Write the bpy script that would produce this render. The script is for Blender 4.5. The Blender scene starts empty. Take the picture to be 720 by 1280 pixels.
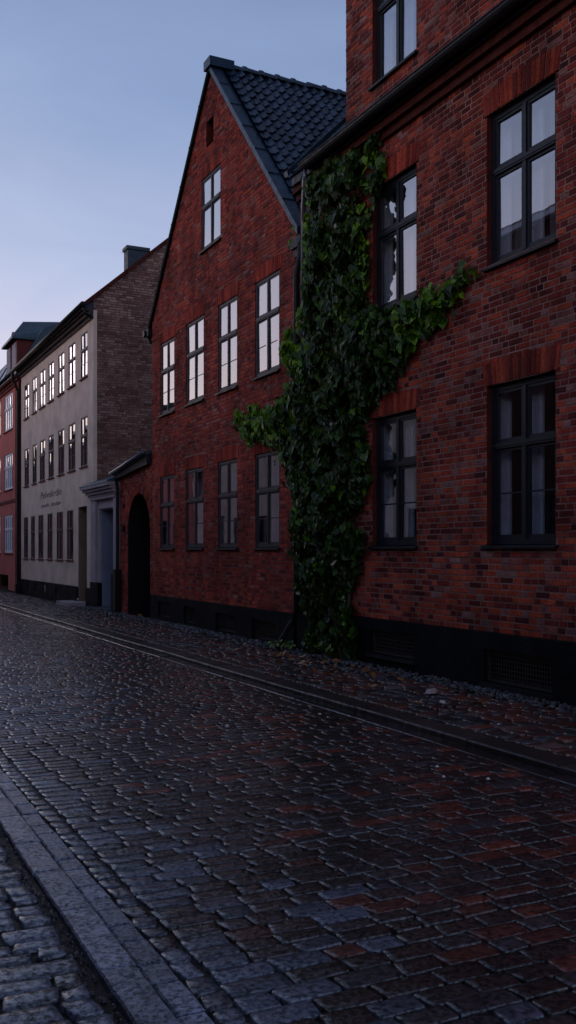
import bpy, math, random
from mathutils import Vector, noise
random.seed(7)
R = math.radians
S = bpy.context.scene
COL = S.collection

# ------------------------------------------------------------------ camera
cam = bpy.data.cameras.new('camera')
cam.sensor_width = 36; cam.lens = 36*1210/1280; cam.shift_y = 48/1280
cam.clip_start = 0.1; cam.clip_end = 2000
co = bpy.data.objects.new('camera', cam); COL.objects.link(co)
co.location = (0, 0, 1.6); co.rotation_euler = (R(90), 0, -math.atan(590/1210))
S.camera = co
# ------------------------------------------------------------------ world
W = bpy.data.worlds.new('World'); S.world = W; W.use_nodes = True
nt = W.node_tree; nt.nodes.clear()
def N(t, ty, **k):
    n = t.nodes.new(ty)
    for a, b in k.items(): setattr(n, a, b)
    return n
def ramp(t, stops, interp='LINEAR'):
    r = N(t, 'ShaderNodeValToRGB'); r.color_ramp.interpolation = interp
    e = r.color_ramp.elements
    while len(e) < len(stops): e.new(0.5)
    for x, (p, c) in zip(e, stops): x.position = p; x.color = (*c, 1)
    return r
out = N(nt, 'ShaderNodeOutputWorld'); bg = N(nt, 'ShaderNodeBackground'); bg2 = N(nt, 'ShaderNodeBackground'); add = N(nt, 'ShaderNodeAddShader')
sky = N(nt, 'ShaderNodeTexSky', sky_type='NISHITA'); sky.sun_disc = False
SUN_EL, SUN_AZ = R(12), R(-12)          # azimuth measured from +Y towards +X
sky.sun_elevation = SUN_EL; sky.sun_rotation = SUN_AZ
bg2.inputs[1].default_value = 0.008
tc = N(nt, 'ShaderNodeTexCoord'); nrm = N(nt, 'ShaderNodeVectorMath', operation='NORMALIZE'); sp = N(nt, 'ShaderNodeSeparateXYZ')
nt.links.new(tc.outputs['Generated'], nrm.inputs[0]); nt.links.new(nrm.outputs[0], sp.inputs[0])
# the dusk glow leans towards the end of the street: tilt the gradient a little
ma = N(nt, 'ShaderNodeMath', operation='MULTIPLY_ADD'); ma.inputs[1].default_value = 0.12
nt.links.new(sp.outputs['X'], ma.inputs[0]); nt.links.new(sp.outputs['Z'], ma.inputs[2])
rp = ramp(nt, [(0.0, (.90, .74, .70)), (0.08, (.86, .73, .78)), (0.17, (.70, .65, .81)), (0.28, (.47, .54, .77)), (0.46, (.265, .36, .60)), (0.70, (.15, .20, .34)), (1.0, (.10, .13, .22))])
cn = N(nt, 'ShaderNodeTexNoise'); cn.inputs['Scale'].default_value = 3.2; cn.inputs['Detail'].default_value = 5; cn.inputs['Distortion'].default_value = .6
cv_ = N(nt, 'ShaderNodeVectorMath', operation='MULTIPLY'); cv_.inputs[1].default_value = (1, 1, 3.5)
nt.links.new(nrm.outputs[0], cv_.inputs[0]); nt.links.new(cv_.outputs[0], cn.inputs['Vector'])
ma2 = N(nt, 'ShaderNodeMath', operation='MULTIPLY_ADD'); ma2.inputs[1].default_value = .17
sub = N(nt, 'ShaderNodeMath', operation='SUBTRACT'); sub.inputs[1].default_value = .5
nt.links.new(cn.outputs[0], sub.inputs[0]); nt.links.new(sub.outputs[0], ma2.inputs[0]); nt.links.new(ma.outputs[0], ma2.inputs[2])
nt.links.new(ma2.outputs[0], rp.inputs[0]); nt.links.new(rp.outputs[0], bg.inputs[0]); bg.inputs[1].default_value = 0.95
nt.links.new(sky.outputs[0], bg2.inputs[0])
nt.links.new(bg.outputs[0], add.inputs[0]); nt.links.new(bg2.outputs[0], add.inputs[1]); nt.links.new(add.outputs[0], out.inputs[0])
# ------------------------------------------------------------------ low dusk light
sl = bpy.data.lights.new('sun', 'SUN'); sl.energy = 0.022; sl.angle = R(8); sl.color = (1.0, .80, .82)
so = bpy.data.objects.new('sun', sl); COL.objects.link(so)
sd = Vector((math.sin(SUN_AZ)*math.cos(SUN_EL), math.cos(SUN_AZ)*math.cos(SUN_EL), math.sin(SUN_EL)))
so.rotation_euler = sd.to_track_quat('Z', 'Y').to_euler(); so.location = (0, 0, 30)
S.view_settings.view_transform = 'Standard'; S.view_settings.look = 'None'
S.view_settings.gamma = 1; S.view_settings.exposure = 0.0; S.view_settings.use_curve_mapping = False
S.cycles.max_bounces = 6; S.cycles.transparent_max_bounces = 12
S.render.engine = 'CYCLES'

# ------------------------------------------------------------------ materials
def mat(name):
    m = bpy.data.materials.new(name); m.use_nodes = True
    t = m.node_tree; t.nodes.clear()
    o = N(t, 'ShaderNodeOutputMaterial'); p = N(t, 'ShaderNodeBsdfPrincipled')
    t.links.new(p.outputs[0], o.inputs[0])
    return m, t, p, o
def noise_tex(t, scale, detail=4, rough=.55, dist=0, stretch=None):
    c = N(t, 'ShaderNodeNewGeometry'); n = N(t, 'ShaderNodeTexNoise')
    n.inputs['Scale'].default_value = scale; n.inputs['Detail'].default_value = detail
    n.inputs['Roughness'].default_value = rough; n.inputs['Distortion'].default_value = dist
    if stretch:
        v = N(t, 'ShaderNodeVectorMath', operation='MULTIPLY'); v.inputs[1].default_value = stretch
        t.links.new(c.outputs['Position'], v.inputs[0]); t.links.new(v.outputs[0], n.inputs['Vector'])
    else: t.links.new(c.outputs['Position'], n.inputs['Vector'])
    return n
def mulc(t, a, b, fac=1.0):
    m = N(t, 'ShaderNodeMix', data_type='RGBA', blend_type='MULTIPLY'); m.inputs[0].default_value = fac
    t.links.new(a, m.inputs[6]); t.links.new(b, m.inputs[7]); return m.outputs[2]
def bump(t, p, h, strength=.3, dist=.01):
    b = N(t, 'ShaderNodeBump'); b.inputs['Strength'].default_value = strength; b.inputs['Distance'].default_value = dist
    t.links.new(h, b.inputs['Height']); t.links.new(b.outputs[0], p.inputs['Normal']); return b
def attr(t, name='rnd'):
    a = N(t, 'ShaderNodeAttribute', attribute_name=name); return a.outputs['Fac']
def maprange(t, v, a, b, c, d):
    m = N(t, 'ShaderNodeMapRange'); t.links.new(v, m.inputs[0])
    for i, x in enumerate((a, b, c, d)): m.inputs[i+1].default_value = x
    return m.outputs[0]

def rnd_mat(name, stops, rough=(.5, .8), nscale=2.0, nlo=.55, nhi=1.25, bscale=70, bstr=.4, bdist=.004, spec=.5, fine=(.75, 1.2), fscale=60, interp='LINEAR', coat=0, streak=False):
    """material whose colour varies from brick to brick (or stone to stone) and with weathering"""
    m, t, p, o = mat(name)
    r = ramp(t, stops, interp); t.links.new(attr(t), r.inputs[0])
    n1 = noise_tex(t, nscale, 5, .6); g = maprange(t, n1.outputs[0], .35, .65, nlo, nhi)
    n2 = noise_tex(t, fscale, 6, .7); g2 = maprange(t, n2.outputs[0], .40, .60, *fine)
    c = mulc(t, r.outputs[0], g); c = mulc(t, c, g2)
    if streak:
        n5 = noise_tex(t, 1.6, 6, .6, stretch=(2.2, 2.2, .35)); c = mulc(t, c, maprange(t, n5.outputs[0], .38, .62, .74, 1.12))
    t.links.new(c, p.inputs['Base Color'])
    n3 = noise_tex(t, nscale*1.7, 4, .6)
    t.links.new(maprange(t, n3.outputs[0], .35, .65, *rough), p.inputs['Roughness'])
    p.inputs['Specular IOR Level'].default_value = spec
    n4 = noise_tex(t, bscale, 6, .7); bp = bump(t, p, n4.outputs[0], bstr, bdist)
    if coat:      # film of rain water, broken by pits and drier patches
        t.links.new(maprange(t, n2.outputs[0], .40, .56, coat*.15, coat), p.inputs['Coat Weight'])
        p.inputs['Coat Roughness'].default_value = .11; p.inputs['Coat IOR'].default_value = 1.9
        b2 = N(t, 'ShaderNodeBump'); b2.inputs['Strength'].default_value = .5; b2.inputs['Distance'].default_value = .0045
        t.links.new(n4.outputs[0], b2.inputs['Height']); t.links.new(b2.outputs[0], p.inputs['Coat Normal'])
    return m
def plain(name, col, rough=.6, nscale=3, nlo=.7, nhi=1.2, bscale=60, bstr=.2, bdist=.004, spec=.5, metal=0, stretch=None):
    m, t, p, o = mat(name)
    n1 = noise_tex(t, nscale, 6, .65, stretch=stretch); g = maprange(t, n1.outputs[0], .3, .7, nlo, nhi)
    rgb = N(t, 'ShaderNodeRGB'); rgb.outputs[0].default_value = (*col, 1)
    t.links.new(mulc(t, rgb.outputs[0], g), p.inputs['Base Color'])
    n2 = noise_tex(t, nscale*3, 4, .6)
    t.links.new(maprange(t, n2.outputs[0], .3, .7, max(.02, rough-.12), min(1, rough+.12)), p.inputs['Roughness'])
    p.inputs['Specular IOR Level'].default_value = spec; p.inputs['Metallic'].default_value = metal
    n3 = noise_tex(t, bscale, 5, .65); bump(t, p, n3.outputs[0], bstr, bdist)
    return m

RED = [(0, (.085, .024, .024)), (.12, (.17, .033, .029)), (.3, (.28, .044, .034)), (.55, (.43, .064, .038)), (.75, (.56, .100, .048)), (.86, (.36, .072, .05)), (.93, (.28, .11, .095)), (1, (.36, .19, .165))]
M = {}
M['brick'] = rnd_mat('red_brick', RED, (.7, .9), 1.1, .6, 1.3, 90, .8, .010, spec=.08, fine=(.65, 1.3), fscale=40, streak=True)
M['brick_gable'] = rnd_mat('gable_brick', [(0, (.16, .030, .029)), (.2, (.29, .042, .034)), (.5, (.43, .060, .038)), (.8, (.53, .084, .046)), (.93, (.34, .09, .07)), (1, (.38, .17, .14))], (.7, .9), 1.0, .65, 1.3, 90, .8, .010, spec=.08, fine=(.6, 1.4), fscale=35, streak=True)
M['brick_brown'] = rnd_mat('brown_brick', [(0, (.17, .090, .075)), (.4, (.27, .15, .12)), (.75, (.34, .195, .155)), (1, (.42, .28, .23))], (.7, .9), .8, .65, 1.3, 70, .5, .006, spec=.3)
M['mortar'] = plain('mortar', (.34, .19, .165), .9, 1.4, .5, 1.25, 120, .6, .004, spec=.2)
M['mortar_dark'] = plain('dark_mortar', (.21, .10, .09), .9, 1.4, .6, 1.25, 120, .6, .004, spec=.2)
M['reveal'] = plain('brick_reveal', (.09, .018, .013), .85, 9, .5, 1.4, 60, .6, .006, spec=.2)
M['plinth'] = plain('tarred_plinth', (.006, .006, .008), .8, 1.7, .4, 2.2, 24, 1, .016, spec=.12)
M['frame_black'] = plain('black_window_paint', (.012, .014, .022), .45, 14, .75, 1.25, 90, .12, .002, spec=.35)
M['frame_grey'] = plain('grey_window_paint', (.045, .042, .055), .5, 14, .75, 1.2, 90, .12, .002, spec=.3)
M['frame_white'] = plain('white_window_paint', (.80, .83, .90), .45, 10, .85, 1.1, 90, .08, .002)
M['inner_white'] = plain('white_inner_sash_paint', (.80, .82, .90), .5, 6, .85, 1.1, 60, .05, .002)
M['curtain'] = plain('lilac_curtain', (.58, .55, .66), .85, 3, .75, 1.15, 50, .1, .003, spec=.1, stretch=(1, 6, .5))
M['curtain_dim'] = plain('grey_curtain', (.20, .17, .18), .85, 3, .75, 1.15, 50, .1, .003, spec=.1, stretch=(1, 6, .5))
M['dark'] = plain('dark_interior', (.016, .014, .018), .9, 2, .7, 1.3, spec=.1)
M['dark_room'] = plain('dim_room', (.05, .04, .045), .9, 2, .7, 1.3, spec=.1)
M['zinc'] = plain('blue_grey_zinc', (.016, .040, .075), .42, 2.5, .65, 1.35, 20, .3, .006, metal=.4, spec=.5)
M['zinc_dark'] = plain('dark_zinc', (.012, .014, .020), .5, 3, .7, 1.3, 25, .25, .005, metal=.3)
M['pipe'] = plain('black_pipe', (.007, .008, .011), .5, 6, .7, 1.3, 60, .1, .003, spec=.25)
M['pipe_grey'] = plain('grey_zinc_pipe', (.16, .18, .22), .3, 6, .7, 1.2, 60, .1, .003, metal=.6)
M['tile'] = rnd_mat('glazed_roof_tile', [(0, (.008, .018, .042)), (.5, (.016, .036, .075)), (1, (.034, .066, .12))], (.2, .4), 2, .7, 1.3, 40, .35, .005, spec=.6, fine=(.7, 1.2))
M['stucco'] = plain('cream_stucco', (.86, .655, .54), .88, 1.3, .76, 1.12, 25, .4, .008, spec=.2)
M['stucco_tan'] = plain('tan_doorway_stucco', (.27, .19, .145), .85, 1.5, .75, 1.15, 25, .3, .005, spec=.2)
M['stucco_pink'] = plain('pink_stucco', (.62, .17, .14), .85, .9, .8, 1.15, 25, .3, .005, spec=.2)
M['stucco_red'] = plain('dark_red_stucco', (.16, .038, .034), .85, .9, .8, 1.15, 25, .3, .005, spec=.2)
M['portal'] = plain('grey_painted_stone', (.42, .36, .39), .8, 1.4, .75, 1.15, 30, .35, .005, spec=.25)
M['portal_blue'] = plain('blue_grey_reveal', (.24, .27, .37), .75, 1.4, .8, 1.15, 30, .2, .005)
M['door_blue'] = plain('dark_blue_door_paint', (.020, .026, .06), .4, 6, .7, 1.3, 60, .15, .003)
M['door_wood'] = plain('dark_gate_wood', (.014, .011, .010), .6, 8, .5, 1.6, 60, .3, .005, stretch=(1, 8, .6))
M['facing_brick'] = plain('facing_house_brick', (.085, .030, .027), .85, 2, .6, 1.3, 30, .4, .005, spec=.2)
M['paint_letter'] = plain('faded_letter_paint', (.13, .085, .10), .9, 9, .7, 1.5, spec=.1)
M['lead'] = plain('stained_lead', (.10, .12, .16), .4, 3, .6, 1.3, 15, .3, .006, metal=.3)
M['timber'] = plain('weathered_eave_timber', (.085, .065, .07), .8, 4, .6, 1.3, 30, .5, .008, spec=.2, stretch=(1, .3, 6))
M['chimney'] = plain('slate_chimney', (.045, .065, .085), .6, 4, .6, 1.3, 25, .4, .006)
M['grille'] = plain('rusty_grille_iron', (.035, .027, .024), .6, 20, .5, 1.5, 90, .2, .003)
M['copper'] = plain('verdigris_roof', (.05, .085, .11), .5, 2, .7, 1.25, 12, .3, .006, metal=.3)
M['bark'] = plain('ivy_stem_bark', (.09, .065, .045), .85, 25, .6, 1.4, 80, .6, .006, spec=.2)
# wet stone
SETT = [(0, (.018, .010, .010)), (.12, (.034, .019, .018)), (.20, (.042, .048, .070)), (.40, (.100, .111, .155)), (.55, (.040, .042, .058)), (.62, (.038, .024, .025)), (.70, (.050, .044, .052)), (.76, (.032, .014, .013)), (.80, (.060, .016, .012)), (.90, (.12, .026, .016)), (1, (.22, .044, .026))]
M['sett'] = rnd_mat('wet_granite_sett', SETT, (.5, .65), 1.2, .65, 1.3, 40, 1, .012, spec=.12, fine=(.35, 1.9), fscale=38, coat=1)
M['kerb'] = rnd_mat('wet_kerb_granite', [(0, (.085, .097, .14)), (.5, (.14, .158, .22)), (1, (.205, .225, .30))], (.45, .6), 2.2, .6, 1.3, 45, 1, .012, spec=.2, fine=(.35, 1.9), fscale=45, coat=.9)
M['kerb_brown'] = rnd_mat('brown_kerb_stone', [(0, (.035, .025, .026)), (.5, (.05, .035, .034)), (1, (.07, .05, .046))], (.3, .5), 1.6, .7, 1.2, 80, .5, .004, spec=.25, fine=(.6, 1.3), fscale=90)
M['gutter'] = rnd_mat('wet_gutter_stone', [(0, (.014, .013, .016)), (.5, (.022, .020, .024)), (1, (.04, .035, .04))], (.16, .34), 1.6, .7, 1.2, 60, .3, .004, spec=.6)
M['pave'] = rnd_mat('mixed_pavement_stone', [(0, (.02, .018, .02)), (.25, (.045, .040, .046)), (.45, (.085, .078, .088)), (.6, (.06, .035, .033)), (.75, (.11, .034, .026)), (.88, (.16, .045, .030)), (1, (.19, .16, .16))], (.45, .65), 1.5, .6, 1.25, 70, .7, .006, spec=.2, fine=(.5, 1.5), fscale=60, coat=.6)
M['pebble'] = rnd_mat('pebble', [(0, (.022, .022, .028)), (.5, (.050, .052, .062)), (.85, (.09, .088, .10)), (1, (.16, .14, .14))], (.4, .6), 3, .7, 1.2, 60, .4, .004)
M['soil'] = plain('wet_joint_sand', (.010, .008, .008), .5, 5, .4, 1.7, 130, 1, .008, spec=.2)
M['leaf_fallen'] = rnd_mat('fallen_leaf', [(0, (.17, .05, .015)), (.5, (.33, .13, .03)), (1, (.42, .24, .10))], (.4, .6), 20, .7, 1.2)
M['stone_pale'] = plain('pale_stone', (.50, .38, .38), .6, 12, .8, 1.15, 60, .5, .004)
M['paper_white'] = plain('white_scrap', (.62, .58, .62), .6, 12, .85, 1.1)
M['weed'] = rnd_mat('weed_leaf', [(0, (.05, .10, .01)), (1, (.16, .26, .02))], (.4, .6), 12, .7, 1.2)
# ivy leaf: glossy and a little translucent
def leaf_mat():
    m, t, p, o = mat('ivy_leaf')
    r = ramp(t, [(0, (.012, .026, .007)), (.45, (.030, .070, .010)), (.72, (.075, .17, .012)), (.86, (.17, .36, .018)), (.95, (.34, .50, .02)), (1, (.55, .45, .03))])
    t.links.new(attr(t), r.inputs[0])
    n = noise_tex(t, 35, 3); c = mulc(t, r.outputs[0], maprange(t, n.outputs[0], .3, .7, .7, 1.25))
    t.links.new(c, p.inputs['Base Color']); p.inputs['Roughness'].default_value = .36; p.inputs['Specular IOR Level'].default_value = .32
    tr = N(t, 'ShaderNodeBsdfTranslucent'); t.links.new(c, tr.inputs[0])
    mx = N(t, 'ShaderNodeMixShader'); mx.inputs[0].default_value = .3
    t.links.new(p.outputs[0], mx.inputs[1]); t.links.new(tr.outputs[0], mx.inputs[2]); t.links.new(mx.outputs[0], o.inputs[0])
    return m
M['leaf'] = leaf_mat()
def glass_mat(name, base, ior, wav=.02):
    m, t, p, o = mat(name); t.nodes.remove(p)
    gl = N(t, 'ShaderNodeBsdfGlossy'); gl.inputs['Roughness'].default_value = .015; gl.inputs[0].default_value = (.93, .93, .97, 1)
    tr = N(t, 'ShaderNodeBsdfTransparent'); tr.inputs[0].default_value = (.86, .88, .92, 1)
    lw = N(t, 'ShaderNodeLayerWeight'); lw.inputs[0].default_value = .5
    pw = N(t, 'ShaderNodeMath', operation='POWER'); pw.inputs[1].default_value = ior; t.links.new(lw.outputs['Facing'], pw.inputs[0])
    ad = N(t, 'ShaderNodeMath', operation='ADD'); ad.use_clamp = True; ad.inputs[1].default_value = base
    t.links.new(pw.outputs[0], ad.inputs[0])
    n = noise_tex(t, 2.2, 2, .5); b = N(t, 'ShaderNodeBump'); b.inputs['Strength'].default_value = wav; b.inputs['Distance'].default_value = .05
    t.links.new(n.outputs[0], b.inputs['Height']); t.links.new(b.outputs[0], gl.inputs['Normal'])
    mx = N(t, 'ShaderNodeMixShader'); t.links.new(ad.outputs[0], mx.inputs[0]); t.links.new(tr.outputs[0], mx.inputs[1]); t.links.new(gl.outputs[0], mx.inputs[2])
    t.links.new(mx.outputs[0], o.inputs[0]); return m
M['glass'] = glass_mat('window_glass', .20, 2.2, .010)

# ------------------------------------------------------------------ mesh helper
class MB:
    def __init__(s): s.v = []; s.f = []; s.r = []
    def face(s, pts, r=.5):
        i = len(s.v); s.v += [tuple(p) for p in pts]; s.f.append(tuple(range(i, i+len(pts)))); s.r.append(r)
    def box(s, x0, x1, y0, y1, z0, z1, r=.5):
        i = len(s.v)
        s.v += [(x0,y0,z0),(x1,y0,z0),(x1,y1,z0),(x0,y1,z0),(x0,y0,z1),(x1,y0,z1),(x1,y1,z1),(x0,y1,z1)]
        for f in ((3,2,1,0),(4,5,6,7),(0,1,5,4),(1,2,6,5),(2,3,7,6),(3,0,4,7)):
            s.f.append(tuple(i+k for k in f)); s.r.append(r)
    def prism(s, bottom, top, r=.5):
        n = len(bottom); i = len(s.v); s.v += [tuple(p) for p in bottom]+[tuple(p) for p in top]
        s.f.append(tuple(i+k for k in reversed(range(n)))); s.r.append(r)
        s.f.append(tuple(i+n+k for k in range(n))); s.r.append(r)
        for k in range(n):
            j = (k+1) % n; s.f.append((i+k, i+j, i+n+j, i+n+k)); s.r.append(r)
    def tube(s, pts, rad, n=10, r=.5, cap=True, arc=None):
        pts = [Vector(p) for p in pts]; rings = []
        rads = rad if isinstance(rad, (list, tuple)) else [rad]*len(pts)
        for k, p in enumerate(pts):
            d = (pts[min(k+1, len(pts)-1)]-pts[max(k-1, 0)]).normalized()
            up = Vector((0,0,1)) if abs(d.z) < .9 else Vector((1,0,0))
            a = d.cross(up).normalized(); b = a.cross(d).normalized(); i = len(s.v)
            for q in range(n):
                t = 2*math.pi*q/n; s.v.append(tuple(p+(a*math.cos(t)+b*math.sin(t))*rads[k]))
            rings.append(i)
        for u, w in zip(rings, rings[1:]):
            for q in range(n):
                s.f.append((u+q, u+(q+1) % n, w+(q+1) % n, w+q)); s.r.append(r)
        if cap:
            s.f.append(tuple(rings[0]+q for q in reversed(range(n)))); s.r.append(r)
            s.f.append(tuple(rings[-1]+q for q in range(n))); s.r.append(r)
    def build(s, name, m, parent=None, loc=None, smooth=False, world=True):
        """world=True: vertices are in world coordinates and are moved into the parent's frame"""
        me = bpy.data.meshes.new(name)
        off = Vector((0,0,0))
        if world and parent is not None: off = wloc(parent)
        elif world and loc is not None: off = Vector(loc)
        me.from_pydata([(a-off.x, b-off.y, c-off.z) for a, b, c in s.v], [], s.f)
        a = me.attributes.new('rnd', 'FLOAT', 'FACE'); a.data.foreach_set('value', s.r)
        if smooth: me.polygons.foreach_set('use_smooth', [True]*len(me.polygons))
        me.materials.append(m); me.update()
        o = bpy.data.objects.new(name, me); COL.objects.link(o)
        if parent is not None: o.parent = parent
        if parent is None and loc is not None: o.location = loc
        return o
def wloc(o):
    v = Vector((0,0,0))
    while o is not None: v += Vector(o.location); o = o.parent
    return v
def tag(o, label=None, cat=None, group=None, kind=None):
    if label: o['label'] = label
    if cat: o['category'] = cat
    if group: o['group'] = group
    if kind: o['kind'] = kind
    return o
def empty(name, loc, label, cat, group=None):
    o = bpy.data.objects.new(name, None); COL.objects.link(o); o.location = loc; o.empty_display_size = .3
    return tag(o, label, cat, group)

# ------------------------------------------------------------------ brickwork
CH = .072
def subtract(iv, holes):
    res = []
    for a, b in iv:
        cur = a
        for h0, h1 in sorted(holes):
            if h1 <= cur or h0 >= b: continue
            if h0 > cur: res.append((cur, h0))
            cur = max(cur, h1)
        if cur < b: res.append((cur, b))
    return res
def brickwork(mapf, z0, z1, span, holes, parent, mb_mat, mortar='mortar', wallname='brick_facing', back=.007, low=0, L=.228, tone=None):
    """laid brick by brick: each course is cut at the openings; the mortar bed lies 11 mm behind the faces"""
    mb = MB(); bk = MB(); n = int(round((z1-z0)/CH)); rr = random.Random(int(z1*100)+len(holes(z0+.5)))
    for c in range(n):
        za = z0+c*CH; zb = za+CH; zm = (za+zb)/2
        s0 = span(zm)
        if s0 is None or s0[1]-s0[0] < .05: continue
        for a, b in subtract([s0], holes(zm)):
            if b-a < .015: continue
            bk.face([mapf(a, za, back), mapf(b, za, back), mapf(b, zb, back), mapf(a, zb, back)])
            u = a-(0 if (c % 2 == 0) else L*.27)-rr.random()*.02; k = rr.randrange(3)
            while u < b:
                l = (L if (k % 2 and c % 2) or (not c % 2 and k % 3 == 1) else L*.48) if rr.random() > .12 else L*rr.choice((.48, .75))
                l += rr.uniform(-.008, .008); k += 1
                ua, ub = max(u, a)+.002, min(u+l, b)-.002; u += l+.011
                if ub-ua < .02: continue
                r = rr.random()
                if tone: r = tone(r, (ua+ub)/2, zm, rr)
                d = rr.uniform(-.003, .0035); g = .0062; e = .005
                za_, zb_ = za+g, zb-g
                j = lambda s=.0028: rr.uniform(-s, s)
                o_ = [(ua, za_), (ub, za_), (ub, zb_), (ua, zb_)]
                i_ = [(ua+e+j(), za_+e*.7+j()), (ub-e+j(), za_+e*.7+j()), (ub-e+j(), zb_-e*.7+j()), (ua+e+j(), zb_-e*.7+j())]
                i0 = len(mb.v)
                mb.v += [mapf(x, z, back+.002) for x, z in o_]+[mapf(x, z, d+rr.uniform(-.0012, .0012)) for x, z in i_]
                mb.f.append((i0+4, i0+5, i0+6, i0+7)); mb.r.append(r)
                for q in range(4):
                    w = (q+1) % 4; mb.f.append((i0+q, i0+w, i0+4+w, i0+4+q)); mb.r.append(r)
    o = mb.build(wallname, M[mb_mat], parent); bk.build('mortar_bed', M[mortar], o)
    return o
FX = 7.0                                   # facade line
mapX = lambda u, z, d: (FX+d, u, z)        # facade facing -X; u runs along +Y
def jack_arch(parent, y0, y1, z, matname, h=.27, rise=.03):
    """fan of upright bricks over an opening"""
    mb = MB(); n = max(8, int((y1-y0+.1)/.073)); a, b = y0-.05, y1+.05
    for k in range(n):
        f0, f1 = k/n, (k+1)/n; r = random.random()*.62+.10
        def pt(f, t, pad):
            yb = a+(b-a)*f; yt = (a-.05)+(b-a+.10)*f
            zz = z+rise*(1-(2*f-1)**2)*(.3+.7*t)+h*t
            return (yb+(yt-yb)*t+pad*1.25, zz)
        d = random.uniform(-.004, .002)
        P = [pt(f0, .0, .005), pt(f1, .0, -.005), pt(f1, .97, -.005), pt(f0, .97, .005)]
        i0 = len(mb.v)
        mb.v += [(FX+.006, p[0], p[1]) for p in P]
        c = (sum(p[0] for p in P)/4, sum(p[1] for p in P)/4)
        mb.v += [(FX-.003+d, p[0]+(.004 if p[0] < c[0] else -.004), p[1]+(.006 if p[1] < c[1] else -.006)) for p in P]
        mb.f.append((i0+4, i0+5, i0+6, i0+7)); mb.r.append(r)
        for q in range(4):
            w = (q+1) % 4; mb.f.append((i0+q, i0+w, i0+4+w, i0+4+q)); mb.r.append(r)
    o = mb.build('brick_arch', M[matname], parent)
    bk = MB(); bk.face([(FX+.0075,a-.08,z+.002),(FX+.0075,b+.08,z+.002),(FX+.0075,b+.08,z+h+CH+.03),(FX+.0075,a-.08,z+h+CH+.03)]); bk.build('mortar_bed', M['mortar'], o)
    return o
def reveals(parent, ops, name='window_reveal', m='reveal', depth=.14, x=FX+.002):
    for y0, y1, z0, z1 in ops:
        mb = MB(); X0, X1 = x, x+depth
        P = [(y0,z0),(y1,z0),(y1,z1),(y0,z1)]; i = 0
        mb.v = [(X0,a,b) for a, b in P]+[(X1,a,b) for a, b in P]
        for k in range(4):
            j = (k+1) % 4; mb.f.append((k, j, 4+j, 4+k)); mb.r.append(.5)
        mb.build(name, M[m], parent)

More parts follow.
